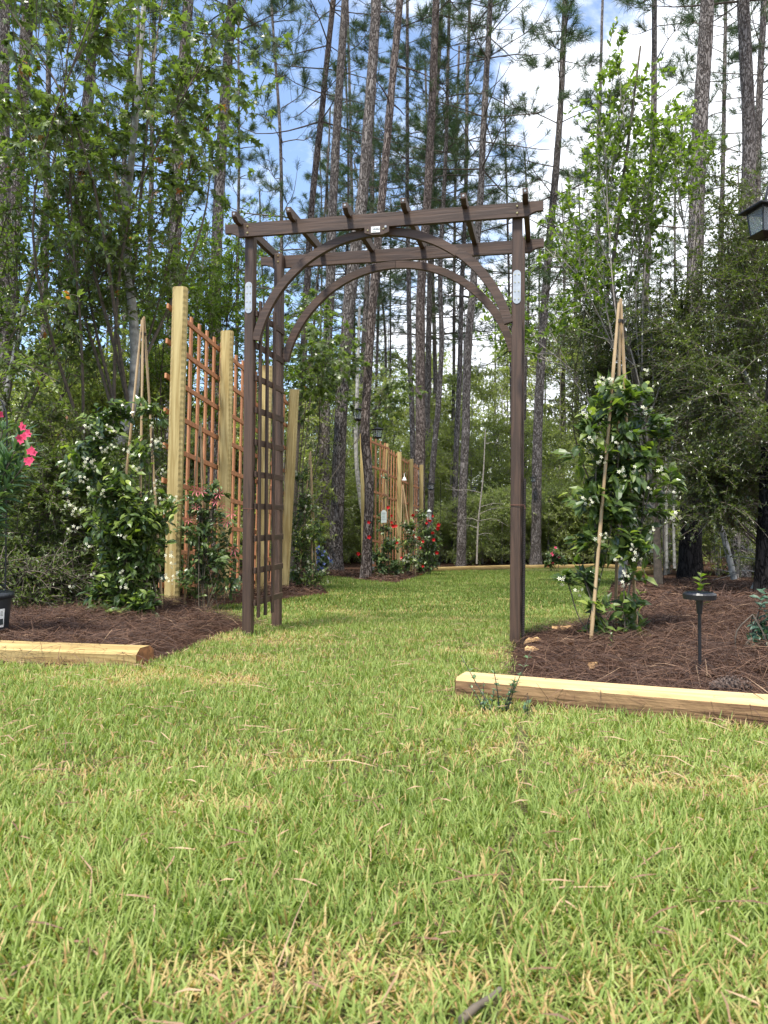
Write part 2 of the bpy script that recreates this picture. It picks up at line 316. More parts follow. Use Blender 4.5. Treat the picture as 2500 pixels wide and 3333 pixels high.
# ------------------------------------------------------------------ leaf templates
def _tpl(V, T): return np.array(V, float), np.array(T)
LEAF4 = _tpl([(0, 0, 0), (.48, .23, .06), (1, 0, -.05), (.48, -.23, .06)], [(0, 2, 1), (0, 3, 2)])
LEAF8 = _tpl([(0, 0, 0), (.22, .18, .05), (.55, .235, .06), (1, 0, -.14), (.55, -.235, .06), (.22, -.18, .05), (.22, 0, 0), (.58, 0, -.01)],
             [(0, 6, 1), (1, 6, 7), (1, 7, 2), (2, 7, 3), (0, 5, 6), (5, 7, 6), (5, 4, 7), (4, 3, 7)])
LONG8 = _tpl([(a, b * .36, c) for a, b, c in LEAF8[0]], LEAF8[1])
_st = [(0, 0, 0), (.05, .12, 0), (.1, .48, -.08), (.33, .2, .02), (.62, .46, -.08), (.6, .14, .02), (1, 0, -.1), (.6, -.14, .02), (.62, -.46, -.08), (.33, -.2, .02), (.1, -.48, -.08), (.05, -.12, 0)]
STAR = _tpl(_st, [(0, 9, 3), (0, 3, 1), (1, 3, 2), (3, 5, 4), (3, 9, 7), (3, 7, 5), (5, 7, 6), (7, 9, 8), (9, 0, 11), (9, 11, 10)])
def petals(n, wid, cup, tube=0):
    V = [(0, 0, 0)]; T = []
    for k in range(n):
        a = 2 * PI * k / n; da = wid
        i = len(V)
        V += [(math.cos(a - da) * .6, math.sin(a - da) * .6, cup * .6), (math.cos(a + .12) * 1, math.sin(a + .12) * 1, cup), (math.cos(a + da) * .62, math.sin(a + da) * .62, cup * .55)]
        T += [(0, i, i + 1), (0, i + 1, i + 2)]
    return np.array(V), np.array(T)
def scatter(tpl, pos, dirs, ups, size, var):
    """instances of a leaf template as arrays; local x = dir, z = up"""
    TV, TT = tpl; n = len(pos); pos = np.asarray(pos, float)
    x = np.asarray(dirs, float); x = x / (np.linalg.norm(x, axis=1)[:, None] + 1e-9)
    z = np.asarray(ups, float); z = z - x * (x * z).sum(1)[:, None]; z /= np.linalg.norm(z, axis=1)[:, None] + 1e-9
    y = np.cross(z, x); s = np.broadcast_to(np.asarray(size, float), (n,))[:, None, None]
    V = (TV[None, :, 0:1] * x[:, None] + TV[None, :, 1:2] * y[:, None] + TV[None, :, 2:3] * z[:, None]) * s + pos[:, None]
    T = TT[None] + (np.arange(n) * len(TV))[:, None, None]
    return V.reshape(-1, 3), T.reshape(-1, TT.shape[1]), np.repeat(var, len(TV))
def rv(n, rs): 
    v = rs.normal(size=(n, 3)); return v / np.linalg.norm(v, axis=1)[:, None]
def catmull(P, n):
    P = np.asarray(P, float); d = np.concatenate(([0], np.cumsum(np.linalg.norm(np.diff(P, axis=0), axis=1)))); t = np.linspace(0, d[-1], n)
    if len(P) < 3: return np.stack([np.interp(t, d, P[:, k]) for k in range(3)], 1)
    out = np.zeros((n, 3)); M = np.gradient(P, d, axis=0)
    i = np.clip(np.searchsorted(d, t, 'right') - 1, 0, len(P) - 2); h = d[i + 1] - d[i]; s = ((t - d[i]) / h)[:, None]; h = h[:, None]
    return (2 * s**3 - 3 * s**2 + 1) * P[i] + (s**3 - 2 * s**2 + s) * h * M[i] + (-2 * s**3 + 3 * s**2) * P[i + 1] + (s**3 - s**2) * h * M[i + 1]

# ------------------------------------------------------------------ ground, lawn
def D2(*pts): return [gp(x * DS, y * DS)[:2] for x, y in pts]
near = [np.array(p) for p in ((-9, -3), (9, -3), (9, 1.3))]
lawn_poly = np.array([(-7, -2.5), (7, -2.5), (7, .2)] + D2((1659, 1585), (985, 1512), (1100, 1470), (1103, 1405), (1128, 1368), (1240, 1364), (1268, 1345), (1300, 1300), (1322, 1262), (1334, 1243))
                     + [(6.2, 17.0), (5.6, 20.3)] + D2((1250, 1228), (1110, 1229), (930, 1235), (905, 1246), (860, 1261), (800, 1257), (755, 1250), (700, 1246), (690, 1262), (712, 1284), (655, 1291), (560, 1307), (505, 1308), (430, 1316), (425, 1330), (520, 1344), (575, 1345), (530, 1362), (470, 1376), (400, 1410), (330, 1438), (300, 1450), (150, 1446), (0, 1440)) + [(-3.2, 3.3), (-7, 3.6)])
def inpoly(x, y, P):
    x = np.asarray(x); y = np.asarray(y); c = np.zeros(x.shape, bool); n = len(P)
    for i in range(n):
        x1, y1 = P[i]; x2, y2 = P[(i + 1) % n]
        if y1 == y2: continue
        m = ((y1 > y) != (y2 > y)) & (x < (x2 - x1) * (y - y1) / (y2 - y1) + x1); c ^= m
    return c
def dpoly(x, y, P):
    x = np.asarray(x, float); y = np.asarray(y, float); d = np.full(x.shape, 1e9)
    for i in range(len(P)):
        a = P[i]; b = P[(i + 1) % len(P)]; ab = b - a; L2 = ab @ ab + 1e-12
        t = np.clip(((x - a[0]) * ab[0] + (y - a[1]) * ab[1]) / L2, 0, 1)
        d = np.minimum(d, np.hypot(x - a[0] - t * ab[0], y - a[1] - t * ab[1]))
    return d
def gz(x, y):
    x = np.asarray(x, float); y = np.asarray(y, float)
    ins = inpoly(x, y, lawn_poly); d = dpoly(x, y, lawn_poly)
    m = np.minimum(d * .15, .035) * (.4 + 1.2 * fbm(x * 2.2, y * 2.2, 5))
    m = m * np.clip((np.hypot(x - .66, y - 3.75) - .1) * 2.5, .15, 1) * np.clip((np.hypot(x - .75, y - 2.9) - .0) * 1.5, .4, 1)
    for hx, hy, hr, hh in ((-1.4, 5.3, .25, .06), (-1.9, 4.4, .4, .02), (1.9, 4.6, .6, .06), (2.6, 5.6, .9, .10), (1.5, 3.9, .4, .03), (1.6, 3.0, .5, .03)): m = m + np.where(d > .12, 1, 0) * hh * np.exp(-((x - hx) ** 2 + (y - hy) ** 2) / hr ** 2)
    m = m + np.clip((d - 3) * .02, 0, .5) * (fbm(x * .3, y * .3, 9))
    return base_z(y) + np.where(ins, -.015, m)
def spaced(a, b, fine0, fine1, df, n_out):
    l = fine0 - (fine0 - a) * (np.linspace(1, 0, n_out) ** 2)[:-1]; r = fine1 + (b - fine1) * (np.linspace(0, 1, n_out) ** 2)[1:]
    return np.concatenate([l, np.arange(fine0, fine1 + 1e-6, df), r])
gx = spaced(-150, 150, -5, 6, .1, 22); gy = spaced(-60, 260, 0, 14, .1, 28)
GX, GY = np.meshgrid(gx, gy); GZ = gz(GX.ravel(), GY.ravel()); nx, ny = len(gx), len(gy)
i, j = np.meshgrid(np.arange(ny - 1), np.arange(nx - 1), indexing='ij'); b0 = (i * nx + j).ravel()
ground = link('ground', mesh_np('ground', np.stack([GX.ravel(), GY.ravel(), GZ], 1), [np.stack([b0, b0 + 1, b0 + nx + 1, b0 + nx], 1)], M_mulch, smooth=True)); tag(ground, kind='structure')
import bmesh
bm = bmesh.new(); vs = [bm.verts.new((x, y, float(base_z(y)) + .006)) for x, y in lawn_poly]
vs2 = [bm.verts.new((v.co.x, v.co.y, v.co.z - .04)) for v in vs]
bm.faces.new(vs)
for k in range(len(vs)): bm.faces.new((vs[k], vs2[k], vs2[(k + 1) % len(vs)], vs[(k + 1) % len(vs)]))
bmesh.ops.triangulate(bm, faces=[bm.faces[:][0]]) if False else None
me = bpy.data.meshes.new('lawn'); bmesh.ops.triangulate(bm, faces=bm.faces[:]); bmesh.ops.recalc_face_normals(bm, faces=bm.faces[:]); bm.to_mesh(me); bm.free(); me.materials.append(M_lawn)
lawn = link('lawn', me); tag(lawn, kind='structure')

# ------------------------------------------------------------------ garden arch
AX = empty('garden_arch', (-.0339, 3.9588, 0), -.2089)
tag(AX, 'brown stained wooden garden arch with slatted top standing on the lawn', 'garden arch')
Wd, Dp, HT = 1.399, .444, 2.12
HW = Wd / 2; PW = .05
def mbox(c, size, name, mat, parent=AX): return MB().box(c, size).build(name, mat, parent)
for sx_, dpt, zb in ((-1, 0, -.08), (1, 0, -.1), (-1, Dp, -.12), (1, Dp, -.12)):
    zt = HT if dpt == 0 else HT + .046
    p = mbox((sx_ * HW, dpt, (zb + zt) / 2), (PW, PW, zt - zb), 'post', M_brown)
    if dpt == 0:
        zc = 1.782 if sx_ < 0 else 1.762
        pl = MB(); o_ = [(.019 * math.cos(a), .064 + .019 * math.sin(a)) for a in np.linspace(0, PI, 9)] + [(.019 * math.cos(a), -.064 + .019 * math.sin(a)) for a in np.linspace(PI, 2 * PI, 9)]
        pl.prism(o_, (sx_ * HW, dpt - PW / 2, zc), (1, 0, 0), (0, 0, 1), (0, -1, 0), 0, .0025)
        pb = pl.build('joining_plate', M_zinc, AX)
        for r_ in (-.06, -.022, .022, .06):
            for c_ in (-.009, .009):
                MB().tube([(sx_ * HW + c_, dpt - PW / 2 - .0024, zc + r_), (sx_ * HW + c_, dpt - PW / 2 - .0055, zc + r_)], [.0032, .0022], 8).build('screw', M_brass, pb)
# the two long beams with scooped ends
def beam(yc, zt):
    h, Lb = .070, 1.651; o_ = [(-Lb / 2, 0)]
    o_ = [(-Lb / 2, h), (-Lb / 2, .024), (-Lb / 2 + .035, .022), (-Lb / 2 + .06, .012), (-Lb / 2 + .075, 0), (Lb / 2 - .075, 0), (Lb / 2 - .06, .012), (Lb / 2 - .035, .022), (Lb / 2, .024), (Lb / 2, h)]
    return MB().prism(o_, (0, yc, zt), (1, 0, 0), (0, 0, 1), (0, 1, 0), -.012, .012).build('beam', M_brownX, AX)
bf = beam(-PW / 2 - .0135, HT - .022); br_ = beam(Dp + PW / 2 + .0135, HT - .022)
for y_, yy in ((-PW / 2 - .026, -1), (Dp - PW / 2 - .0, -1)):
    for sx_ in (-1, 1):
        for dz in (-.004, .030):
            MB().tube([(sx_ * HW, y_, HT + dz), (sx_ * HW, y_ - .004, HT + dz)], [.006, .0035], 10).build('bolt', M_brass, AX)
for u in (-.74, -.445, -.148, .148, .445, .74):
    y0, y1, zb = -.135, Dp + .12, HT + .036
    o_ = [(y0, zb + .044), (y0, zb + .018), (y0 + .03, zb), (y1 - .03, zb), (y1, zb + .018), (y1, zb + .044)]
    rf = MB().prism(o_, (u, 0, 0), (0, 1, 0), (0, 0, 1), (1, 0, 0), -.013, .013).build('rafter', M_brownY, AX)
    MB().tube([(u, y0 + .0008, zb + .031), (u, y0 - .002, zb + .031)], [.0065, .005], 10).build('bolt', M_zinc, rf)
def arc_piece(yc, zc, R0, R1, a0, a1, th, name='arch_segment', du=0):
    n = 18; A = np.linspace(a0, a1, n)
    o_ = [(R1 * math.cos(a), R1 * math.sin(a)) for a in A] + [(R0 * math.cos(a), R0 * math.sin(a)) for a in A[::-1]]
    V = []; nn = len(o_)
    for w in (-th / 2, th / 2): V += [(p[0] + du, yc + w, zc + p[1]) for p in o_]
    Q = [[k, (k + 1) % nn, nn + (k + 1) % nn, nn + k] for k in range(nn)]
    for k in range(n - 1):
        Q.append([k, nn - 1 - k, nn - 2 - k, k + 1]); Q.append([nn + k, nn + k + 1, nn + nn - 2 - k, nn + nn - 1 - k])
    return MB().add(V, Q).build(name, M_brownX, AX)
R1 = .700
for yc, zc in ((-.006, HT - .014 - R1), (Dp + .006, HT - .036 - R1)):
    a_s = math.asin(.17 / R1); j = math.radians(52)
    arc_piece(yc, zc, R1 - .042, R1, PI - j, PI - a_s + .02, .030)
    arc_piece(yc, zc, R1 - .040, R1, PI / 2 + .0015, PI - j, .028)
    arc_piece(yc, zc, R1 - .040, R1, j, PI / 2 - .0015, .028)
    if yc < .1: arc_piece(yc - .012, zc + .002, R1 - .042, R1 + .002, a_s + .02, j + .03, .030, du=.004)
    else: arc_piece(yc, zc, R1 - .042, R1, a_s, j, .030)
# keystone block with the maker's plate
kb = MB().prism([(-.062, .022), (-.062, -.010), (-.02, -.022), (.03, -.023), (.064, -.012), (.064, .022)], (0, 0, HT - .046), (1, 0, 0), (0, 0, 1), (0, -1, 0), .052, .070).build('keystone_block', M_brown, AX)
pt = MB().box((-.004, -.0715, HT - .043), (.046, .003, .030)).build('maker_plate', M_white, kb)
for c_, mt, r_, z_ in ((-.045, M_brass, .005, -.044), (.036, M_brass, .005, -.042), (.047, M_zinc, .0075, -.032)): MB().tube([(c_, -.0698, HT + z_), (c_, -.0735, HT + z_)], [r_, r_ * .6], 10).build('screw', mt, kb)
def text(body, size, loc, rot, mat, parent, extr=.0004, bold=0):
    cu = bpy.data.curves.new('text', 'FONT'); cu.body = body; cu.size = size; cu.extrude = extr; cu.offset = bold; cu.align_x = 'CENTER'; cu.align_y = 'CENTER'
    o = bpy.data.objects.new('tmp', cu); COL.objects.link(o); dg = bpy.context.evaluated_depsgraph_get(); me = bpy.data.meshes.new_from_object(o.evaluated_get(dg)); bpy.data.objects.remove(o)
    me.materials.clear(); me.materials.append(mat); t = link('lettering', me, parent); t.location = loc; t.rotation_euler = rot; return t
text('VINGLI', .0115, (.0, -.0736, HT - .042), (PI / 2, 0, 0), M_ink, kb, .0003, .0002)
sw = MB(); A = np.linspace(PI * 1.05, PI * 1.75, 12); sw.tube([(-.009 + .013 * math.cos(a), -.0735, HT - .043 + .0105 * math.sin(a)) for a in A], .0006, 6); sw.build('logo_swoosh', M_ink, kb)
# side trellises
for sg in (-1, 1):
    xi = sg * (HW - PW / 2 - .007) if sg < 0 else sg * (HW + PW / 2 + .007) if False else sg * (HW - PW / 2 - .007)
    if sg > 0: xi = HW + .004
    for k in range(10):
        z_ = .165 + .171 * k
        y0, y1 = (.0, Dp - .0) if sg < 0 else (PW / 2 + .001, Dp - PW / 2 - .001)
        mbox((xi, (y0 + y1) / 2, z_), (.012, y1 - y0, .032), 'trellis_rung', M_brownY)
    for q in (.035, .14, .25) if sg < 0 else (.13, .225, .32):
        mbox((xi - .0125 * sg, q, .93), (.012, .026, 1.69), 'trellis_slat', M_brown)
# rebar stakes tied to the front posts
def rebar(x, y, h, lab, lean=0):
    p = np.array(AX.location) + np.array([x * math.cos(-.2089) - y * math.sin(-.2089), x * math.sin(-.2089) + y * math.cos(-.2089), 0])
    r = MB(); r.tube([(0, 0, -.2), (lean, 0, h)], .0075, 10)
    for k in range(int((h + .2) / .0115)):
        z = -.19 + k * .0115; a = np.linspace(0, 2 * PI, 13)
        r.tube([(lean * max(z, 0) / h + .0082 * math.cos(t), .0082 * math.sin(t), z + .006 * math.cos(t)) for t in a], .0017, 4, cap=False)
    o = r.build('rebar_stake', M_rebar, None, True); o.location = p
    tag(o, lab, 'rebar stake'); return o
rebar(HW + .038, .004, .82, 'dark ribbed steel stake standing against the right front arch post', .004)
rebar(-HW - .031, .03, .74, 'dark ribbed steel stake standing against the left front arch post')
for sg, z_ in ((1, .69), (-1, .665)):
    w = MB(); e = PW / 2 + .002
    pts = [(sg * HW - e, -e, z_), (sg * HW + e + (.018 if sg > 0 else 0), -e, z_), (sg * HW + e + (.018 if sg > 0 else 0), e, z_ - .004), (sg * HW - e - (.016 if sg < 0 else 0), e, z_ - .004), (sg * HW - e - (.016 if sg < 0 else 0), -e, z_)]
    w.tube(catmull(pts, 5), .0013, 5); w.tube([(sg * HW + e + .016 * sg, -e, z_), (sg * HW + e + .02 * sg, -e - .006, z_ - .02)], .001, 4); w.build('wire_tie', M_rust, AX)

# ------------------------------------------------------------------ landscape timbers on the ground
def timber(x0, x1, y0, y1, lab, w=.10, h=.078, zoff=0, jit=0, kn=None, ch=.5):
    a = np.array([x0, y0]); b = np.array([x1, y1]); Lt = np.linalg.norm(b - a); ang = math.atan2(b[1] - a[1], b[0] - a[0])
    t = MB(); n = max(4, int(Lt / .03)); m = w / 2
    prof = [(-m * .78, h), (-m * .93, h * .86), (-m, h * .55), (-m * .96, h * .22), (-m * .8, 0), (m * .8, 0), (m * .96, h * .22), (m, h * .55), (m * .93, h * .86), (m * .78, h)] if ch < .8 else [(-m * .55, h), (-m, h * .72), (-m, 0), (m, 0), (m, h * .72), (m * .55, h)]
    k = len(prof); V = []
    for q in range(n + 1):
        u = Lt * q / n
        for pi_, (py, pz) in enumerate(prof):
            jj = .0018 * math.sin(q * 1.9 + pi_) if jit and pi_ in (1, 2, 7, 8) else 0
            V.append((u, py + jj, pz + .0015 * math.sin(u * 4 + pi_)))
    Q = [[q * k + i_, (q + 1) * k + i_, (q + 1) * k + (i_ + 1) % k, q * k + (i_ + 1) % k] for q in range(n) for i_ in range(k)]
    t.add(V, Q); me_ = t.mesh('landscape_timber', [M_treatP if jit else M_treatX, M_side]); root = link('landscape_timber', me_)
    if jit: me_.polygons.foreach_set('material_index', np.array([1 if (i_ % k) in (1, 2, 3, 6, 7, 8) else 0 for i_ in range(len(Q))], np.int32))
    z0 = float(base_z(y0)); z1 = float(base_z(y1))
    root.location = (x0, y0, z0 + zoff); root.rotation_euler = (0, -math.atan2(z1 - z0, Lt), ang)
    for u, d in ((0, -1), (Lt, 1)):
        E_ = MB(); c = np.array([u + d * .0015, 0, h / 2]); V = [c] + [(u + d * .0015, p_[0] * .99, p_[1] * .985 + .001) for p_ in prof]
        E_.add(V, None, [[0, 1 + i_, 1 + (i_ + 1) % k][::(1 if d < 0 else -1)] for i_ in range(k)]); E_.build('end_grain', M_endgrain, root)
    tag(root, lab, 'timber'); return root
pL = gp(302 * DS, 1446 * DS); pR = gp(990 * DS, 1510 * DS)
tL = timber(pL[0] - 1.9, pL[0] + .0, pL[1] + .50, pL[1] + .065, 'yellow squared timber with reddish cut end lying along the left mulch bed', .13, .078, ch=.9)
tR = timber(pR[0] + .012, pR[0] + 1.75, pR[1] + .02, pR[1] - .77, 'long pale rounded timber edging the right mulch bed in the foreground', .115, .08, -.006, jit=1)
far_edge = D2((930, 1235), (1110, 1229), (1250, 1228)) + [np.array((5.7, 20.4)), np.array((6.3, 17.1)), D2((1334, 1243))[0]]
labs = ['far edging timber nearest the red flowered trellis', 'far edging timber at the back of the lawn seen through the arch', 'far edging timber at the back right corner of the lawn', 'far edging timber turning towards the camera beside the right bed', 'far edging timber ending beside the jasmine on the right']
for k in range(5):
    a, b = far_edge[k], far_edge[k + 1]; timber(a[0], b[0], a[1], b[1], labs[k], .11, .1)

# ------------------------------------------------------------------ lattice fences
def fence_post(base, top, w, d, parent, mat=M_treat):
    base = np.asarray(base); top = np.asarray(top); Lp = np.linalg.norm(top - base); n = int(Lp / .022)
    ch = w * .2; prof = [(-w / 2 + ch, -d / 2), (w / 2 - ch, -d / 2), (w / 2, -d / 2 + ch), (w / 2, d / 2 - ch), (w / 2 - ch, d / 2), (-w / 2 + ch, d / 2), (-w / 2, d / 2 - ch), (-w / 2, -d / 2 + ch)]
    V = []
    for q in range(n + 1):
        z = Lp * q / n; s_ = .002 if q % 2 else 0
        for i_, (x, y) in enumerate(prof):
            f = s_ if i_ in (1, 2, 6, 7) else 0
            V.append((x - math.copysign(f, x), y, z + (.004 * x / w if q == n else 0)))
    k = 8; Q = [[q * k + i_, q * k + (i_ + 1) % k, (q + 1) * k + (i_ + 1) % k, (q + 1) * k + i_] for q in range(n) for i_ in range(k)]
    m = MB().add(V, Q); V = [(0, 0, Lp + .001)] + [V_ for V_ in V[-8:]]; m.add(V, None, [[0, 1 + i_, 1 + (i_ + 1) % 8] for i_ in range(8)])
    o = m.build('post', mat, parent); o.location = base; o.rotation_mode = 'QUATERNION'; o.rotation_quaternion = Vector(top - base).to_track_quat('Z', 'Y') @ Vector((0, 0, 1)).rotation_difference(Vector((0, 0, 1))); 
    # keep the flat face towards -y
    zax = Vector(top - base).normalized(); xax = Vector((1, 0, 0)); yax = zax.cross(xax).normalized(); xax = yax.cross(zax)
    o.rotation_mode = 'XYZ'; o.rotation_euler = Matrix((xax, yax, zax)).transposed().to_euler(); return o
def lattice(A0, A1, B0, B1, off, nv, nr, parent, e0=.02, e1=.02, t=.016, w=.038):
    """panel between post A (base A0, top A1) and B; off = sideways offset"""
    A0, A1, B0, B1 = map(np.asarray, (A0, A1, B0, B1)); m = MB(); off = np.asarray(off)
    def P(u, v): return (A0 * (1 - u) + B0 * u) * (1 - v) + (A1 * (1 - u) + B1 * u) * v + off
    along = (B0 - A0); along /= np.linalg.norm(along); side = np.array([-along[1], along[0], 0]); side /= np.linalg.norm(side)
    def bar(p, q, wv, s0):
        ax = q - p; Lb = np.linalg.norm(ax); ax /= Lb; wv = wv - ax * (wv @ ax); wv /= np.linalg.norm(wv); tv = np.cross(ax, wv)
        M = np.stack([ax, tv, wv], 1); m.box((p + q) / 2 + side * s0, (Lb, t, w), M)
    for k in range(nr):
        v = .04 + (.965 - .04) * k / (nr - 1); bar(P(-e0, v), P(1 + e1, v), np.array([0, 0, 1.]), 0)
    for k in range(nv):
        u = (k + .5) / nv; bar(P(u, .01), P(u, 1.0), along, .0125)
    return m.build('lattice_panel', M_cedar, parent)
f1 = empty('trellis_fence', (-1.3, 7.2, -.15)); tag(f1, 'tall trellis fence of yellow posts and orange lattice behind the left side of the arch', 'fence')
f1.location = (0, 0, 0)
tops = [at(390 * DS, 622 * DS, 5.8), at(491 * DS, 716 * DS, 6.77), at(577 * DS, 791 * DS, 7.73), at(636 * DS, 842 * DS, 8.7)]
bots = [at(371 * DS, 1308 * DS, 5.78), at(480 * DS, 1302 * DS, 6.77), at(563 * DS, 1290 * DS, 7.73), at(612 * DS, 1290 * DS, 8.65)]
for q, (t_, b_) in enumerate(zip(tops, bots)):
    d = (t_ - b_); b_ = b_ - d / np.linalg.norm(d) * .15; fence_post(b_, t_, .108, .085, f1)
for q in range(3):
    dz = np.array([0, 0, -.06]); lattice(bots[q] - dz, tops[q] + dz * 1.2, bots[q + 1] - dz, tops[q + 1] + dz * 1.2, (-.075, .02, 0), 6, 9, f1, e0=.03 if q else .06)
f2 = empty('trellis_fence', (0, 0, 0)); tag(f2, 'farther trellis fence with red flowering vines at the back of the lawn', 'fence')
DD = (12.9, 13.7, 14.9, 16.1, 17.3)
t2 = [at(px, py, d) for (px, py), d in zip(((1180, 1412), (1258, 1444), (1300, 1471), (1339, 1494), (1372, 1513)), DD)]
b2 = [at(px, py, d) for (px, py), d in zip(((1186, 1866), (1247, 1872), (1296, 1866), (1337, 1862), (1370, 1858)), DD)]
for t_, b_ in zip(t2, b2): d = t_ - b_; fence_post(b_ - d / np.linalg.norm(d) * .15, t_, .088, .08, f2)
for q in range(4):
    dz = np.array([0, 0, -.03]); lattice(b2[q] - dz * 2, t2[q] + dz * .3, b2[q + 1] - dz * 2, t2[q + 1] + dz * .3, (-.065 if q else .03, .0 if q else -.05, 0), 5, 6, f2)

# ------------------------------------------------------------------ lanterns
def lantern_parts(root, s):
    m = MB(); w = .5 * s      # roof: two tiers
    def fr(z0, w0, z1, w1, mb): mb.add([(-w0, -w0, z0), (w0, -w0, z0), (w0, w0, z0), (-w0, w0, z0), (-w1, -w1, z1), (w1, -w1, z1), (w1, w1, z1), (-w1, w1, z1)], [[0, 1, 5, 4], [1, 2, 6, 5], [2, 3, 7, 6], [3, 0, 4, 7], [4, 5, 6, 7], [3, 2, 1, 0]])
    fr(.0, .5 * s, .07 * s, .30 * s, m); fr(-.035 * s, .5 * s, -.0005 * s, .5 * s, m); fr(.0705 * s, .27 * s, .13 * s, .12 * s, m)
    m.tube([(.0 + .05 * s * math.cos(a), 0, .16 * s + .05 * s * math.sin(a)) for a in np.linspace(-.6, PI + .6, 12)], .008 * s, 5)
    m.build('roof', M_black, root)
    fr_ = MB()
    for a in (-1, 1):
        for b in (-1, 1): fr_.tube([(a * .33 * s, b * .33 * s, -.035 * s), (a * .25 * s, b * .25 * s, -.72 * s)], .024 * s, 5)
    for z, w_ in ((-.06, .33), (-.70, .26)):
        for a in (-1, 1):
            fr_.box((0, a * w_ * s, z * s), (w_ * 2 * s, .04 * s, .05 * s)); fr_.box((a * w_ * s, 0, z * s), (.04 * s, w_ * 2 * s, .05 * s))
    fr_.build('frame', M_black, root)
    gl = MB(); 
    for a, b, c, d in ((-1, -1, 1, -1), (1, -1, 1, 1), (1, 1, -1, 1), (-1, 1, -1, -1)):
        t_, u_ = .315 * s, .24 * s
        gl.add([(a * t_, b * t_, -.08 * s), (c * t_, d * t_, -.08 * s), (c * u_, d * u_, -.68 * s), (a * u_, b * u_, -.68 * s)], [[0, 3, 2, 1]])
    gl.build('glass', M_glass, root)
    ba = MB(); fr(-.82 * s, .16 * s, -.725 * s, .34 * s, ba); ba.tube([(0, 0, -.82 * s), (0, 0, -.87 * s)], [.05 * s, .02 * s], 6); ba.build('base', M_black, root)
    MB().tube([(0, 0, -.72 * s), (0, 0, -.5 * s), (0, 0, -.3 * s), (0, 0, -.05 * s)], [.09 * s, .09 * s, .04 * s, .03 * s], 8).build('bulb_holder', M_black, root)
def shepherd(x, y, ztop, side, lab):
    z0 = float(gz(x, y)); r = .06
    pts = [(x + side, y, z0 - .2), (x + side, y, ztop - .02)] + [(x + side / 2 + side / 2 * math.cos(a), y, ztop + abs(side) / 2 * math.sin(a)) for a in np.linspace(.2, PI, 12)] + [(x, y, ztop - .02)]
    o = MB().tube(pts, .006, 6).build('shepherd_hook', M_black, None, True); tag(o, lab, 'garden hook'); return o
LN = [(1168, 1352, 14.6, 44, 'black lantern hanging beside the large pine left of the far trellis', 'trunk', 1100),
      (1229, 1412, 12.2, 38, 'black lantern hanging just above the first panel of the far trellis', 'trunk', 1195),
      (1402, 1585, 19.5, 26, 'small dark lantern hanging right of the last far trellis post', 'hook', .25),
      (1543, 1594, 21, 19, 'small black lantern hanging alone in the woods seen through the arch', 'hook', .22),
      (1735, 1562, 20.3, 19, 'small dark lantern hanging against the pine right of the arch', 'trunk', 1748),
      (2088, 1465, 12, 37, 'black lantern half hidden in the jasmine on the right tripod', 'hook', .3),
      (2222, 1343, 12.6, 36, 'black lantern high among the dark leaves right of the jasmine tripod', 'hook', -.3),
      (2492, 727, 4.1, 120, 'large black lantern with clear panes hanging at the right edge of the view', 'hook', .42)]
for px, py, D, wpx, lab, how, arg in LN:
    s = wpx * D / F; c = at(px, py, D); zt = c[2] + .4 * s
    r = empty('lantern', (c[0], D, zt), .35 if wpx < 100 else .18); tag(r, lab, 'lantern', 'black lanterns hung round the garden'); lantern_parts(r, s)
    hz = .21 * s
    if how == 'trunk':
        b = at(arg, py - 20, D + .35)
        o = MB().tube(catmull([(c[0], D, zt + hz - .01), (c[0], D, zt + hz + .05), ((c[0] + b[0]) / 2, D + .17, zt + hz + .07), (b[0], D + .42, zt + hz + .02)], 10), .006, 6).build('wall_bracket', M_black, None, True)
        tag(o, 'thin dark bracket carrying the ' + ' '.join(lab.replace('hanging ', '').split()[:11]), 'bracket')
    else:
        shepherd(c[0], D, zt + hz + (.0), arg, 'thin black hook for the ' + ' '.join(lab.replace('hanging ', '').replace(' with clear panes', '').split()[:11]))

# ------------------------------------------------------------------ trees: pines
def needle_tufts(ends, dirs, rs, nn=46, ln=.215, wid=.0058):
    n = len(ends); E_ = np.repeat(ends, nn, 0); Dd = np.repeat(dirs, nn, 0); m = len(E_)
    back = rs.rand(m, 1) ** 1.0 * .16; v = rv(m, rs) + Dd * (.75 + .5 * rs.rand(m, 1)); v /= np.linalg.norm(v, axis=1)[:, None]
    p0 = E_ - Dd * back; L_ = ln * (.7 + .5 * rs.rand(m, 1)); side = np.cross(v, rv(m, rs)); side /= np.linalg.norm(side, axis=1)[:, None] + 1e-9
    mid = p0 + v * L_ * .55; tip = p0 + v * L_; tip[:, 2] -= L_[:, 0] * .22
    V = np.stack([p0 - side * wid / 2, p0 + side * wid / 2, mid + side * wid / 2, mid - side * wid / 2, tip], 1).reshape(-1, 3)
    b = np.arange(m)[:, None] * 5
    return V, b + np.array([[0, 1, 2, 3]]), b + np.array([[3, 2, 4]]), np.repeat(np.clip(np.repeat(rs.rand(n) * .6, nn) + rs.rand(m) * .4, 0, 1), 5)
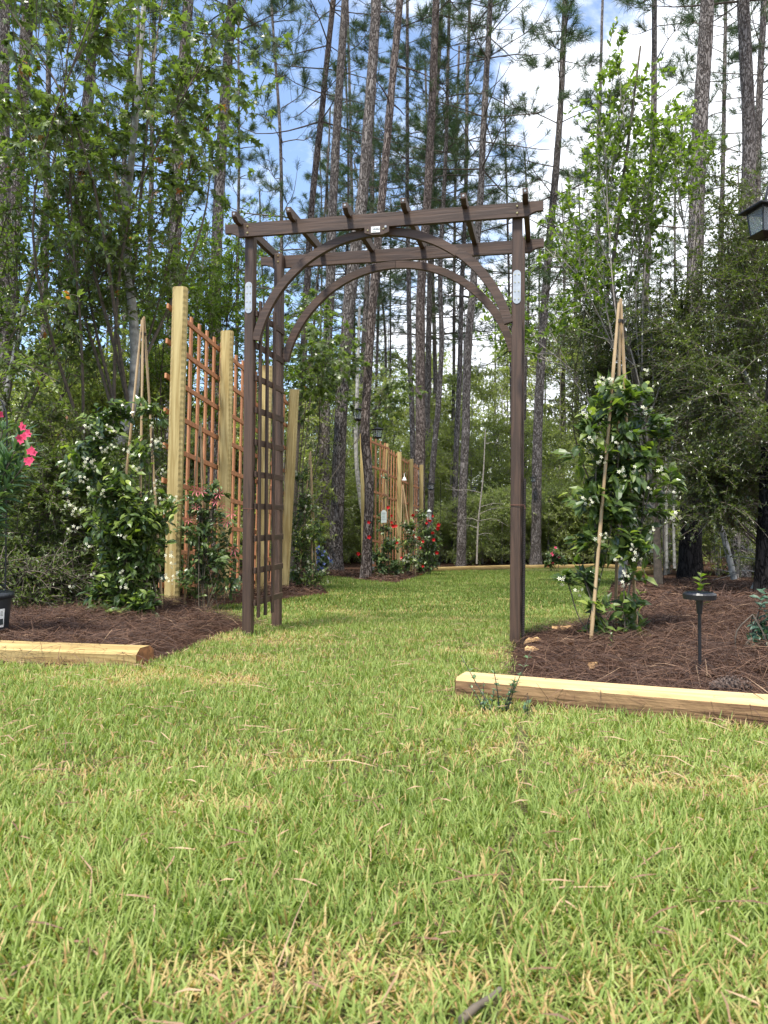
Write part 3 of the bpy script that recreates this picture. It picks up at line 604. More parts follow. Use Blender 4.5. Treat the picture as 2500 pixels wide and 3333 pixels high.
def pine_crown(seed, H=8.0, nwh=13, L0=2.2, L1=.5, per=4, sub=5, bare=.2, nn=46, thin=False):
    rs = np.random.RandomState(seed); mb = MB(); ends = []; dirs = []
    for w_ in range(nwh):
        z = H * (w_ + .5 * rs.rand()) / nwh; t = z / H; nb = max(2, per + rs.randint(-1, 2))
        a0 = rs.rand() * 6.28
        for k in range(nb):
            a = a0 + k * 6.28 / nb + rs.normal() * .3; Lb = (L0 * (1 - t) + L1 * t) * (.6 + .6 * rs.rand()); up = .12 + .5 * t + rs.normal() * .12
            dx, dy = math.cos(a), math.sin(a); droop = rs.rand() * .12 * Lb
            P = catmull([(0, 0, z), (dx * Lb * .35, dy * Lb * .35, z + Lb * up * .35 - droop), (dx * Lb * .75, dy * Lb * .75, z + Lb * up * .5 - droop), (dx * Lb, dy * Lb, z + Lb * up * 1.0)], 7)
            r0 = .008 + .014 * Lb / L0
            mb.tube(P, np.linspace(r0, .005, 7), 4, cap=False)
            if rs.rand() < bare * (1 - t): continue
            d = P[-1] - P[-2]; ends.append(P[-1]); dirs.append(d / np.linalg.norm(d))
            for s_ in range(rs.randint(max(1, sub - 2), sub + 2)):
                q = rs.randint(2, 6); p = P[q]; sgn = 1 if rs.rand() < .5 else -1; ang = a + sgn * (.5 + .6 * rs.rand()); ls = (.25 + .5 * rs.rand()) * Lb * .5
                e = p + np.array([math.cos(ang) * ls, math.sin(ang) * ls, ls * (.15 + .7 * rs.rand())]); mdp = (p + e) / 2 + np.array([0, 0, -.06 * ls * 2])
                Q_ = catmull([p, mdp, e], 5); mb.tube(Q_, np.linspace(.007, .0035, 5), 3, cap=False)
                d = Q_[-1] - Q_[-2]; ends.append(e); dirs.append(d / np.linalg.norm(d))
                if rs.rand() < .45:
                    d = d / np.linalg.norm(d); ends.append(mdp + np.array([0, 0, .1])); dirs.append((d + np.array([0, 0, .8])) / 1.3)
    ends = np.array(ends); dirs = np.array(dirs)
    NV, NQ, NT, var = needle_tufts(ends, dirs, rs, nn)
    bv = np.concatenate(mb.V); bq = np.concatenate(mb.Q); o = len(bv)
    return mesh_np('crown', np.vstack([bv, NV]), [bq, NQ + o, NT + o], [M_twig, M_needle], [0, 1, 1], np.concatenate([np.zeros(o), var]))
CROWNS = [pine_crown(11), pine_crown(12, per=3, sub=6), pine_crown(13, L0=1.7, nwh=15), pine_crown(14, L0=2.6, nwh=11, per=3, sub=8, bare=.2)]
CROWNF = [pine_crown(21, nn=26, nwh=10, sub=4), pine_crown(22, nn=26, nwh=9, L0=1.8, sub=4)]
def trunk_mesh(P, r0, r1, flare, mat, sides=14, stubs=4, seed=0):
    rs = np.random.RandomState(seed); P = np.asarray(P); n = max(30, int(np.linalg.norm(P[-1] - P[0]) / .3)); C = catmull(P, n)
    wob = np.cumsum(rs.normal(size=(n, 2)) * .004, 0); wob -= wob.mean(0) ; C[:, :2] += wob * .6
    t = np.linspace(0, 1, n); h = C[:, 2] - C[0, 2]
    r = (r0 * (1 - t) + r1 * t) * (1 + flare * np.exp(-h / .22)) * (1 + .03 * rs.normal(size=n))
    m = MB(); m.tube(C, r, sides, jit=.09)
    for _ in range(stubs):
        q = rs.randint(n // 5, n - 2); a = rs.rand() * 6.28; l_ = .12 + .6 * rs.rand() ** 2; d = np.array([math.cos(a), math.sin(a), .3 * rs.rand()])
        m.tube(catmull([C[q], C[q] + d * (r[q] + l_ * .5), C[q] + d * (r[q] + l_) + np.array([0, 0, -.05])], 4), np.linspace(.018, .007, 4), 5, cap=False)
    return m.mesh('trunk', mat, True), C
def pine(pix, D, wpx, lab, mat=None, height=None, crown=0, cz=8.0, cs=1.0, base_y=None, ref=900, flare=.35, seed=0, group='pine trees round the clearing', taper=.52, cobj=True, stubs=6):
    pts = [at(x, y, D) for x, y in pix]; pts.sort(key=lambda p: p[2])
    x0, z0 = pts[0][0], pts[0][2]; zg = float(gz(x0, D)) - .05
    if z0 > zg + .3:
        k = (pts[1] - pts[0]) / (pts[1][2] - pts[0][2]); pts = [pts[0] + k * (zg - z0) * .5 + np.array([0, 0, (zg - z0) * .5])] + pts; pts[0][2] = zg; pts[0][1] = D
    else: pts[0][2] = zg
    tp = pts[-1]; k = (pts[-1] - pts[-2]) / (pts[-1][2] - pts[-2][2]); H = height or 19
    if tp[2] < H: pts.append(tp + k * (H - tp[2]) * .7 + np.array([0, 0, (H - tp[2]) * .0])); pts[-1][2] = H
    base = pts[0].copy(); r = wpx * D / F / 2
    root = empty('pine_tree', base); tag(root, lab, 'pine tree', group)
    me, C = trunk_mesh(np.array(pts) - base, r * 1.12, r * taper, flare, mat or M_bark, seed=seed, stubs=stubs)
    link('trunk', me, root)
    if cobj:
        high = cz >= 10.5; cz = 12.2 if high else cz
        zr = C[:, 2] + base[2]; q = int(np.searchsorted(zr, cz)); q = min(q, len(C) - 2)
        c = link('crown', CROWNF[crown % 2] if high else CROWNS[crown % 4], root); c.location = C[q]; ax = C[min(q + 8, len(C) - 1)] - C[q]
        qt = Vector(ax).to_track_quat('Z', 'Y'); c.rotation_mode = 'QUATERNION'
        c.rotation_quaternion = qt @ Matrix.Rotation(seed * 1.7, 3, 'Z').to_quaternion(); sz = (H - cz) / 8.0
        c.scale = (cs, cs, sz)
    return root
PN = [
 ([(883, 0), (912, 450), (917, 900), (914, 1500)], 21, 15, 'thin straight pine rising behind the left end of the arch beam', 3, 4.8, .9, 15),
 ([(1086, 0), (1050, 350), (1013, 690), (1001, 900), (985, 1200), (968, 1600)], 18.5, 25, 'slim pine leaning right behind the left curve of the arch', 0, 10, 1, 18),
 ([(1124, 0), (1100, 350), (1083, 690), (1076, 900), (1058, 1250), (1054, 1700)], 16.5, 33, 'pine left of the big central pine, second trunk left of the lanterns', 1, 10.5, 1, 18),
 ([(1224, 0), (1200, 400), (1175, 690), (1146, 900), (1115, 1300), (1101, 1600), (1093, 1850)], 15, 41, 'broad leaning pine with the lantern, central in the arch opening', 2, 11, 1, 19),
 ([(1213, 0), (1212, 400), (1210, 700), (1196, 900), (1180, 1250)], 24, 20, 'narrow pine just behind the broad central pine', 3, 9.5, 1, 16),
 ([(1301, 0), (1270, 350), (1240, 690), (1220, 900), (1199, 1200), (1189, 1400), (1203, 1600), (1193, 1868)], 12.3, 29, 'curved pine standing in front of the first post of the far trellis', 2, 10.5, .9, 17),
 ([(1325, 0), (1326, 350), (1327, 690), (1330, 900), (1334, 1150), (1342, 1400)], 20.5, 18, 'slender pine centred under the arch crown with bare side branches', 3, 6.8, .95, 15),
 ([(1419, 0), (1406, 350), (1390, 690), (1373, 900), (1369, 1400), (1366, 1700)], 18.2, 33, 'stout pine behind the last post of the far trellis', 0, 10.5, 1, 18),
 ([(1440, 0), (1412, 500), (1402, 800)], 23, 20, 'pine trunk hiding close behind the stout pine', 1, 9, 1, 17),
 ([(1462, 0), (1450, 500), (1433, 900), (1437, 1150), (1425, 1350), (1411, 1500)], 20, 19, 'thin pine with twiggy sides right of the stout pine', 3, 7.5, .9, 14),
 ([(1528, 0), (1520, 300), (1516, 650), (1503, 950), (1497, 1200), (1488, 1400)], 21.5, 18, 'thin upright pine third from the right in the arch opening', 1, 6.5, 1.15, 16),
 ([(1598, 0), (1578, 350), (1561, 690), (1541, 920), (1522, 1150), (1514, 1400), (1505, 1600)], 18.8, 27, 'pine nearest the right curve of the arch', 0, 9, 1.1, 17),
 ([(1840, 0), (1822, 400), (1787, 800), (1762, 1150), (1750, 1400), (1745, 1800)], 20.6, 31, 'lone pine right of the arch with bare spreading branches', 3, 5.2, 1.25, 15),
 ([(2130, 0), (2127, 380), (2103, 900), (2085, 1300)], 19.5, 27, 'dark pine behind the bright oak sapling', 3, 7, 1.1, 16),
 ([(2303, 0), (2275, 520), (2262, 900), (2250, 1300), (2248, 1860)], 11.8, 54, 'thick dark pine scorched at its foot, right of the tripod', 1, 10.5, 1, 18),
 ([(2420, 0), (2438, 500), (2425, 900), (2415, 1300)], 13.8, 48, 'thick pine behind the big lantern, second from the right edge', 2, 9.5, 1, 18),
 ([(2485, 0), (2470, 400), (2462, 800)], 19, 30, 'slimmer pine at the right edge above the big lantern', 0, 8, 1, 16),
 ([(2640, 300), (2560, 1000), (2515, 1500), (2503, 1930)], 7.0, 62, 'near black pine trunk at the right edge of the view', 1, 12, 1, 18),
 ([(14, 0), (10, 500), (14, 900), (12, 1300)], 13.2, 44, 'dark pine at the left edge of the view', 1, 9.5, 1, 18),
 ([(92, 0), (65, 450), (42, 800), (20, 1200)], 14, 46, 'leaning pine second from the left edge', 2, 9.5, 1, 18),
 ([(296, 200), (268, 560), (240, 850), (228, 1080), (220, 1350)], 15.5, 40, 'pine third from the left edge among the broad leaves', 0, 10, 1, 18),
 ([(615, 0), (582, 450), (566, 850), (560, 1200)], 15, 43, 'pine above the tall trellis fence with a peeling patch', 1, 10.5, 1, 18),
 ([(755, 0), (737, 250), (717, 550), (703, 900), (700, 1300)], 15.8, 41, 'large forked pine left of the arch top', 2, 10, 1, 18),
 ([(776, 0), (778, 500), (772, 950)], 24, 13, 'very thin pine just left of the arch top', 3, 5.2, .9, 13),
 ([(430, 0), (412, 350), (392, 750), (380, 1100)], 18.5, 17, 'thin pale pine between two thick ones on the left', 1, 9, .8, 15),
 ([(160, 150), (150, 700), (140, 1250)], 20, 26, 'pine behind the leaves on the far left', 0, 7, 1, 15),
 ([(500, 100), (490, 700), (470, 1300)], 21, 22, 'slender pine behind the leaves above the tall trellis', 3, 7, 1, 15),
 ([(1236, 700), (1234, 900), (1222, 1400)], 28, 11, 'distant thread thin pine between the two lantern pines', 0, 7.5, .9, 14),
 ([(1205, 820), (1238, 950), (1252, 1400)], 29, 10, 'distant crooked thin pine right of the lantern pines', 3, 7.5, .9, 14),
 ([(1272, 700), (1271, 900), (1270, 1400)], 30, 8, 'faint thin pine in the middle of the arch opening', 1, 7, .8, 13),
 ([(1075, 350), (1062, 640), (1035, 900)], 24, 11, 'young pine with full tufts left of the central trunks', 1, 5.6, .95, 11.5),
 ([(1495, 150), (1482, 600), (1478, 1000)], 25, 12, 'young pine with dense needles behind the right of the arch', 2, 6.2, 1.2, 13.5),
 ([(1640, 300), (1652, 700), (1660, 1000)], 24, 10, 'young bushy pine above the right end of the arch beam', 1, 5.8, 1.1, 12),
 ([(1385, 200), (1395, 700), (1398, 1000)], 26, 12, 'young pine tangled behind the centre of the beam', 0, 6.5, 1.25, 14),
 ([(1130, 0), (1142, 500), (1150, 900)], 27, 14, 'young pine filling the gap between the left centre trunks', 3, 6.5, 1.25, 15),
 ([(845, 620), (850, 800), (860, 1000)], 26, 9, 'small pine behind the left beam end', 1, 4, .9, 9),
 ([(1960, 0), (1950, 500), (1940, 1000)], 26, 16, 'hazy pine between the lone pine and the oak sapling', 1, 6.5, 1.2, 15),
 ([(2360, 0), (2352, 500), (2340, 1100)], 22, 20, 'pine seen between the two thick right trunks', 3, 6.5, 1.2, 16),
]
for k, (pix, D, w, lab, cr_, cz, cs, H) in enumerate(PN):
    mat = M_bark if k not in (7, 5, 1) else M_bark2
    if k in (17,): mat = M_burnt
    p = pine(pix, D, w, lab, mat, H, cr_, cz, cs, seed=k + 1, cobj=(k != 17), stubs=10 if w < 30 else 5)
# scorched skin round the foot of the thick dark pine
_t = [o for o in COL.objects if o.get('label', '').startswith('thick dark pine scorched')][0]
_C = catmull([at(2247, 1868, 11.8), at(2249, 1700, 11.8), at(2250, 1560, 11.8)], 8); _C[0][2] = float(gz(_C[0][0], 11.8)) - .02
_m = MB().tube(_C - np.array(_t.location), np.array([.21, .175, .163, .158, .154, .15, .147, .14]), 14, jit=.12, cap=False).build('scorched_bark', M_burnt, _t, True)

# far pines, all alike
rs = np.random.RandomState(3)
me_far, _ = trunk_mesh(np.array([(0, 0, 0), (.1, 0, 6), (0, .1, 12), (.15, 0, 16)]), .095, .03, .2, M_bark, sides=7, stubs=10, seed=4)
cnt = 0; first = None
while cnt < 48:
    D = 24 + 34 * rs.rand(); x = (rs.rand() * 2 - 1) * D * .6
    px = x / D * F + 1250
    if abs(px - 950) < 70 and D < 60: continue
    cnt += 1
    r = empty('pine_tree', (x, D, float(gz(x, D)) - .05), rs.rand() * 6.28); w_ = ' left of the arch' if px < 800 else ' in the left half of the arch' if px < 1240 else ' in the right half of the arch' if px < 1660 else ' right of the arch'; tag(r, 'slender grey distant pine deep in the woods' + w_, 'pine tree', 'distant pines' + w_)
    s = .75 + .5 * rs.rand(); r.scale = (s, s, .8 + .35 * rs.rand())
    link('trunk', me_far, r); c = link('crown', CROWNF[cnt % 2], r); c.location = (.05, .05, 7.5); c.scale = (1.1, 1.1, 1.05)

# ------------------------------------------------------------------ broadleaf trees and shrubs
def limb_crown(seed, start, ends, r0, twigs, lpt, tpl, ls, tw_len=.5, droop=.1, hang=.3, clump=.0, gap=0.0, var_hi=.5):
    """woody limbs from start(t) to each end, twigs off them, leaves along the twigs. returns limb MB and leaf arrays"""
    rs = np.random.RandomState(seed); mb = MB(); LP = []; LD = []; VV = []
    E0 = np.array(ends, float); nh = max(3, int(len(E0) ** .5 * 1.3)); HB = E0[rs.permutation(len(E0))[:nh]].copy()
    for _ in range(5):
        lab_ = np.argmin(((E0[:, None] - HB[None]) ** 2).sum(2), 1)
        for h_ in range(nh):
            if (lab_ == h_).any(): HB[h_] = E0[lab_ == h_].mean(0)
    HP = []
    for h_ in range(nh):
        s0 = start(rs, HB[h_]); e = HB[h_]; Lr = np.linalg.norm(e - s0); mid = (s0 + e) / 2 + rs.normal(size=3) * Lr * .08; mid[2] += droop * Lr
        P = catmull([s0, mid, e], 14); HP.append(P); mb.tube(P, np.linspace(min(r0 * .5, .004 + .005 * Lr), .004, 14), 6, cap=False)
    for e, h_ in zip(E0, lab_):
        Hp = HP[h_]; dd_ = np.linalg.norm(Hp - e, axis=1); s0 = Hp[int(np.clip(np.argmin(dd_) - 3 + rs.randint(-1, 2), 4, 12))]; mid = (s0 + e) / 2 + rs.normal(size=3) * np.linalg.norm(e - s0) * .1; mid[2] += droop * np.linalg.norm(e - s0)
        P = catmull([s0, mid, e], 9); mb.tube(P, np.linspace(.0055, .0022, 9), 4, cap=False)
        lv = rs.rand()
        for _ in range(twigs):
            q = rs.randint(2, 9); p = P[q]; d = (P[min(q + 1, 8)] - P[q - 1]); d /= np.linalg.norm(d); d = d * .6 + rv(1, rs)[0] * .9; d[2] *= .6; d /= np.linalg.norm(d)
            tl = tw_len * (.5 + .8 * rs.rand()); m_ = p + d * tl * .5 + np.array([0, 0, .05 * tl]); t_ = p + d * tl + np.array([0, 0, -.12 * tl])
            Tq = catmull([p, m_, t_], 5); mb.tube(Tq, np.linspace(.004, .0018, 5), 3, cap=False)
            u = np.clip(rs.rand(lpt) ** .8, 0, 1) * 4; iu = np.minimum(u.astype(int), 3); f = (u - iu)[:, None]; pp = Tq[iu] * (1 - f) + Tq[iu + 1] * f
            dd = d * .5 + rv(lpt, rs) * .8; dd[:, 2] -= hang; LP.append(pp + rs.normal(size=(lpt, 3)) * clump); LD.append(dd); VV.append(np.clip(lv * .35 + rs.rand() * .25 + rs.rand(lpt) ** 2 * var_hi, 0, 1))
    LP = np.concatenate(LP); LD = np.concatenate(LD); VV = np.concatenate(VV); up = rv(len(LP), rs) * .55 + np.array([0, 0, 1.])
    sz = ls * (.6 + .6 * rs.rand(len(LP)))
    return mb, scatter(tpl, LP, LD, up, sz, VV)
def join_crown(name, mb, leaf, twigmat, leafm):
    bv = np.concatenate(mb.V); bq = np.concatenate(mb.Q); V, T, var = leaf; o = len(bv)
    return mesh_np(name, np.vstack([bv, V]), [bq, T + o], [twigmat, leafm], [0, 1], np.concatenate([np.zeros(o), var]))
def broadleaf(name, base, pathpx, r, ends, lab, cat, seed, leafm, twigmat, tpl, ls, twigs, lpt, group=None, trunkmat=None, **kw):
    """base, path points and branch ends in world space"""
    base = np.array(base, float); P = catmull(pathpx, 24); root = empty(name, base); tag(root, lab, cat, group)
    m = MB(); m.tube(P - base, np.linspace(r, r * .25, 24) * (1 + .3 * np.exp(-np.arange(24) / 1.5)), 9, jit=.08); m.build('trunk', trunkmat or twigmat, root, True)
    def start(rs, e):
        zz = np.abs(P[:, 2] - (e[2] - .45 * np.linalg.norm(e[:2] - P[len(P) // 2, :2]))); q = int(np.clip(np.argmin(zz) + rs.randint(-1, 2), 3, 22)); return P[q] - base
    mb, leaf = limb_crown(seed, start, [np.asarray(e) - base + 0 for e in ends] if False else [np.asarray(e) - base for e in ends], r * .55, twigs, lpt, tpl, ls, **kw)
    link('crown', join_crown('crown', mb, leaf, twigmat, leafm), root); return root
def blob_ends(rs, n, boxes):
    """random branch ends inside pixel boxes (x0,y0,x1,y1,D0,D1) of the photo, spread in depth"""
    out = []; wsum = sum(b[6] for b in boxes)
    for b in boxes:
        for _ in range(max(1, int(n * b[6] / wsum))):
            D = b[4] + (b[5] - b[4]) * rs.rand(); out.append(at(b[0] + (b[2] - b[0]) * rs.rand(), b[1] + (b[3] - b[1]) * rs.rand(), D))
    return out
rs = np.random.RandomState(5)
def gpt(x, y): return np.array([x, y, float(gz(x, y)) - .03])
# big sweetgum whose boughs hang over the upper left
b = gpt(-3.6, 8.2)
broadleaf('sweetgum_tree', b, [b, at(430, 1300, 8.2), at(412, 700, 8.2), at(450, 300, 8.0), at(480, -200, 7.8)], .075,
          blob_ends(rs, 95, [(-250, -500, 300, 250, 6.2, 9, 2.2), (200, -400, 820, 330, 6.4, 9.4, 3), (100, 250, 720, 600, 6.6, 9, 1.6), (560, 100, 930, 420, 7, 9, .55), (-100, 250, 400, 620, 6.6, 9, 1.3)]),
          'broad leaved sweetgum whose lobed leaves hang over the upper left', 'broadleaf tree', 31, M_gum, M_twig, STAR, .095, 8, 10, trunkmat=M_pale, droop=.12, hang=.75)
b = gpt(-5.2, 9.6)
broadleaf('magnolia_tree', b, [b, at(40, 1200, 9.6), at(120, 800, 9.4), at(200, 400, 9.2)], .06,
          blob_ends(rs, 100, [(-200, 480, 330, 1000, 7, 10, 2), (150, 560, 620, 950, 7.4, 10, 2.2), (-200, 900, 380, 1250, 6.8, 9.5, 1.7)]),
          'tree with pale oval leaves filling the left behind the near jasmine', 'broadleaf tree', 32, M_gum, M_twig, LEAF8, .078, 9, 14, trunkmat=M_pale, droop=.08, hang=.0)
b = gpt(-3.3, 11.5)
broadleaf('wax_myrtle_tree', b, [b, at(600, 1400, 11.5), at(640, 1000, 11.3), at(680, 720, 11.2)], .05,
          blob_ends(rs, 90, [(560, 620, 860, 980, 9.5, 12.5, 2), (330, 800, 720, 1250, 9.5, 12, 2.2), (620, 900, 980, 1350, 10, 12.5, 1.7)]),
          'wax myrtle with small bright leaves behind the tall trellis fence', 'broadleaf tree', 33, M_oak, M_twig, LEAF4, .075, 10, 17, trunkmat=M_pale, droop=.08, hang=.1, tw_len=.45)
b = gpt(-1.6, 13.4)
broadleaf('sweetgum_tree', b, [b, at(960, 1600, 13.4), at(985, 1200, 13.4), at(1000, 950, 13.2)], .045,
          blob_ends(rs, 46, [(880, 960, 1110, 1260, 11, 14.5, 2), (1080, 1180, 1330, 1350, 13.5, 17, 1.3), (1000, 1050, 1240, 1200, 13, 16, .8)]),
          'small sweetgum with hanging leaves inside the left of the arch opening', 'broadleaf tree', 34, M_gum, M_twig, STAR, .115, 8, 9, droop=.1, hang=.7)
# bright oak sapling right of the arch
b = gpt(3.35, 9.4)
broadleaf('oak_sapling', b, [b, at(2120, 1500, 9.4), at(2060, 1180, 9.3), at(1995, 950, 9.2), at(2015, 700, 9.2), at(2040, 500, 9.1), at(2085, 150, 9.1)], .045,
          blob_ends(rs, 105, [(1985, 90, 2110, 260, 8.8, 9.4, .5), (1930, 230, 2150, 330, 8.6, 9.6, .7), (1900, 350, 2260, 520, 8.2, 10, 2.2), (1880, 500, 2160, 640, 8.4, 10, 1.4), (1730, 640, 1980, 1000, 8.4, 10.4, 2.5), (1950, 640, 2180, 900, 8.6, 10.2, .9), (1500, 930, 1720, 1120, 9.2, 11.5, 1.2), (2150, 380, 2330, 520, 8.8, 10, .7)]),
          'bright green laurel oak sapling with a pointed crown right of the arch', 'broadleaf tree', 35, M_oak, M_twigp, LEAF8, .080, 6, 14, droop=.02, hang=-.25, tw_len=.34, trunkmat=M_twig)
# dark yaupon mass on the right
for k, (bx, by, path, bxs, lab) in enumerate((
    (4.6, 9.2, [(2480, 1600, 9.2), (2440, 1200, 9), (2400, 900, 8.8)], [(2180, 820, 2560, 1180, 7.2, 9.8, 2), (2280, 560, 2560, 860, 7.6, 9.6, 1.1), (2050, 960, 2300, 1200, 8, 10, .8), (2420, 400, 2700, 800, 7.5, 9, .6)], 'dark fine leaved yaupon filling the upper right below the big lantern'),
    (4.2, 8.0, [(2540, 1650, 8), (2500, 1400, 7.9), (2420, 1200, 7.8)], [(2150, 1150, 2560, 1520, 6.6, 9.2, 2), (2260, 1480, 2560, 1700, 6.8, 9, .9)], 'dark yaupon thicket behind the right mulch bed'),
    (3.3, 10.8, [(2080, 1500, 10.8), (2060, 1200, 10.8), (2040, 1050, 10.8)], [(1880, 960, 2200, 1290, 9.6, 11.6, 2), (2100, 1200, 2330, 1500, 9.6, 11.5, 1)], 'loose dark tree tangled behind the right bamboo tripod'))):
    b = gpt(bx, by)
    broadleaf('yaupon_tree', b, [b] + [at(*q) for q in path], .05, blob_ends(rs, 115, bxs), lab, 'broadleaf tree', 41 + k, M_yaupon, M_twig, LEAF4, .040, 17, 30, trunkmat=M_pale, droop=.05, hang=0, tw_len=.42)
b = gpt(-4.9, 12.2)
broadleaf('holly_tree', b, [b, at(300, 1400, 12.2), at(280, 1150, 12.1)], .05, blob_ends(rs, 90, [(-150, 1150, 500, 1500, 10, 12.8, 2), (150, 1050, 640, 1350, 10, 12.8, 1.4)]),
          'shady holly behind the near jasmine and its hedge', 'broadleaf tree', 51, M_under, M_twig, LEAF4, .075, 14, 26, trunkmat=M_pale, droop=.05, hang=0, tw_len=.45)
# leaning pale trunk at right, two pale saplings
def bare_trunk(pts, r, lab, name='leaning_tree', mat=M_pale, r1=.5, cat='tree'):
    P = catmull(pts, 20); o = P[0].copy(); m = MB(); m.tube(P - o, np.linspace(r, r * r1, 20), 9, jit=.1)
    rs_ = np.random.RandomState(int(r * 1e4))
    for _ in range(9):
        q = rs_.randint(4, 18); p = P[q] - o; d = rv(1, rs_)[0]; d[2] = abs(d[2]) * .5; l_ = .3 + .5 * rs_.rand()
        e = p + d * l_; m.tube(catmull([p, p + d * l_ * .5 + np.array([0, 0, .04]), e], 5), np.linspace(.008, .002, 5), 4, cap=False)
        for _ in range(3): m.tube([p + d * l_ * (.4 + .5 * rs_.rand()), e + rv(1, rs_)[0] * .25], [.004, .0015], 3, cap=False)
    root = empty(name, o); tag(root, lab, cat); m.build('trunk', mat, root, True); return root
bare_trunk([at(2389, 1885, 10.4), at(2373, 1817, 10.4), at(2351, 1730, 10.4), at(2308, 1640, 10.4), at(2286, 1600, 10.5), at(2230, 1480, 10.7), at(2150, 1250, 11)], .042, 'pale lichen spotted trunk leaning left behind the scorched pine')
bare_trunk([at(2170, 1850, 13), at(2170, 1700, 13), at(2168, 1500, 13), at(2172, 1200, 13)], .024, 'left of two slim pale saplings beside the scorched pine', 'sapling')
bare_trunk([at(2196, 1850, 13.5), at(2193, 1700, 13.5), at(2198, 1500, 13.5), at(2200, 1200, 13.5)], .026, 'right of two slim pale saplings beside the scorched pine', 'sapling')
bare_trunk([at(2452, 1932, 8.4), at(2475, 1880, 8.4), at(2500, 1820, 8.4), at(2550, 1700, 8.5)], .05, 'pale leaning stem at the foot of the black trunk on the right edge')
bare_trunk([at(1215, 1862, 17), at(1160, 1500, 17), at(1163, 1250, 17), at(1170, 1000, 17.3)], .06, 'spotted pale trunk between the two lantern pines')
bare_trunk([at(1552, 1835, 17.5), at(1557, 1700, 17.5), at(1572, 1560, 17.5), at(1580, 1400, 17.6)], .022, 'slim forked bare sapling between the far trellis and the right post', 'sapling', M_twigp)

# understory wall behind the clearing: three kinds, copied
def where(px):
    return ' left of the tall trellis' if px < 560 else ' behind the tall trellis' if px < 930 else ' seen between the lantern pines' if px < 1240 else ' seen above the far trellis' if px < 1420 else ' seen in the right half of the arch' if px < 1660 else ' between the arch and the right tripod' if px < 1950 else ' behind the right tripod and bed'
def under_mesh(seed, H, Wd_, n, ls, leafm, twigs=12, lpt=18):
    rs = np.random.RandomState(seed); ends = []
    for _ in range(n):
        z = H * (.08 + .92 * rs.rand()); rr = Wd_ * (.35 + .65 * math.sin(PI * min(1, .15 + .75 * z / H))) * math.sqrt(rs.rand()); a = rs.rand() * 6.28
        ends.append(np.array([math.cos(a) * rr, math.sin(a) * rr, z]))
    mb, leaf = limb_crown(seed, lambda r, e: np.array([e[0] * .12, e[1] * .12, max(.02, e[2] - .6 - .4 * r.rand())]), ends, .05, twigs, lpt, LEAF4, ls, tw_len=.6, droop=.05, hang=0)
    st = MB(); st.tube(catmull([(0, 0, -.05), (.05, .03, H * .4), (-.03, 0, H * .9)], 10), np.linspace(.045, .012, 10), 6, jit=.1)
    return st.mesh('trunk', M_twigp, True), join_crown('crown', mb, leaf, M_twigp, leafm)
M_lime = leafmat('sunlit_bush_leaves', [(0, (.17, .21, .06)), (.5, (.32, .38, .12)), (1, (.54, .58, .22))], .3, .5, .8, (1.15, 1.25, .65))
UM = [under_mesh(61, 4.6, 1.5, 60, .095, M_under), under_mesh(62, 6.2, 1.7, 75, .095, M_under), under_mesh(63, 3.0, 1.6, 55, .085, M_lime), under_mesh(64, 5.2, 1.2, 50, .08, M_yaupon)]
rs = np.random.RandomState(8)
und = [('short bright green understory bush', 'bright bushes'), ('loose green understory tree in the woods', 'green understory trees'), ('dark green understory tree', 'dark understory trees')]
spots = []
for k in range(9): spots.append((4.3 + 3.6 * (k + rs.rand() * .5) / 9, 21.6 + 1.2 * rs.rand(), 2, .55 + .25 * rs.rand()))
for k in range(22): spots.append((-2.2 + 10.5 * (k + rs.rand() * .6) / 22, 20.8 + 1.6 * rs.rand(), 2 if rs.rand() < .75 else 0, .42 + .3 * rs.rand()))
for k in range(44):
    D = 23 + 6 * rs.rand(); spots.append(((-1 + 2 * (k + .7 * rs.rand()) / 44) * D * .62, D, rs.choice([0, 1, 0, 2]), .75 + .35 * rs.rand()))
for k in range(44):
    D = 30 + 16 * rs.rand(); spots.append(((-1 + 2 * (k + .7 * rs.rand()) / 44) * D * .62, D, rs.choice([0, 1, 1, 3]), 1.0 + .5 * rs.rand()))
for k in range(18): spots.append((-9.5 + 8.2 * (k + rs.rand() * .6) / 18, 15.5 + 4.5 * rs.rand(), rs.choice([0, 3, 3, 0]), .6 + .3 * rs.rand()))
for k in range(20): spots.append((5.2 + 7 * (k + rs.rand() * .6) / 20, 12.5 + 6 * rs.rand(), rs.choice([0, 3, 3]), .55 + .35 * rs.rand()))
for x, y, kd, s in spots:
    r = empty('understory_tree', (x, y, float(gz(x, y)) - .03), rs.rand() * 6.28); r.scale = (s, s, s * (.9 + .2 * rs.rand()))
    l_ = und[0] if kd == 2 else und[2] if kd == 3 else und[1]; pxx = x / y * F + 1250; w_ = where(pxx); tag(r, l_[0] + w_, 'understory tree', l_[1] + w_)
    link('trunk', UM[kd][0], r); link('crown', UM[kd][1], r)
# far-off woods that read as one mass
rs = np.random.RandomState(9); n = 90000; D = 50 + 30 * rs.rand(n); X = (rs.rand(n) * 2 - 1) * D * .75
topz = 6.5 + 6 * fbm(X * .12, D * 0 + 3, 2); Z = -1 + topz * rs.rand(n) ** .85
V, T, var = scatter(LEAF4, np.stack([X, D, Z], 1), rv(n, rs), rv(n, rs) + np.array([0, 0, .5]), .26 * (.6 + .8 * rs.rand(n)), np.clip(.2 + .5 * fbm(X * .3, Z * .3, 4) + .3 * rs.rand(n), 0, 1))
tag(link('far_woods', mesh_np('far_woods', V, [T], M_under, None, var)), 'distant green woods closing the view behind the pines', 'woods', kind='stuff')

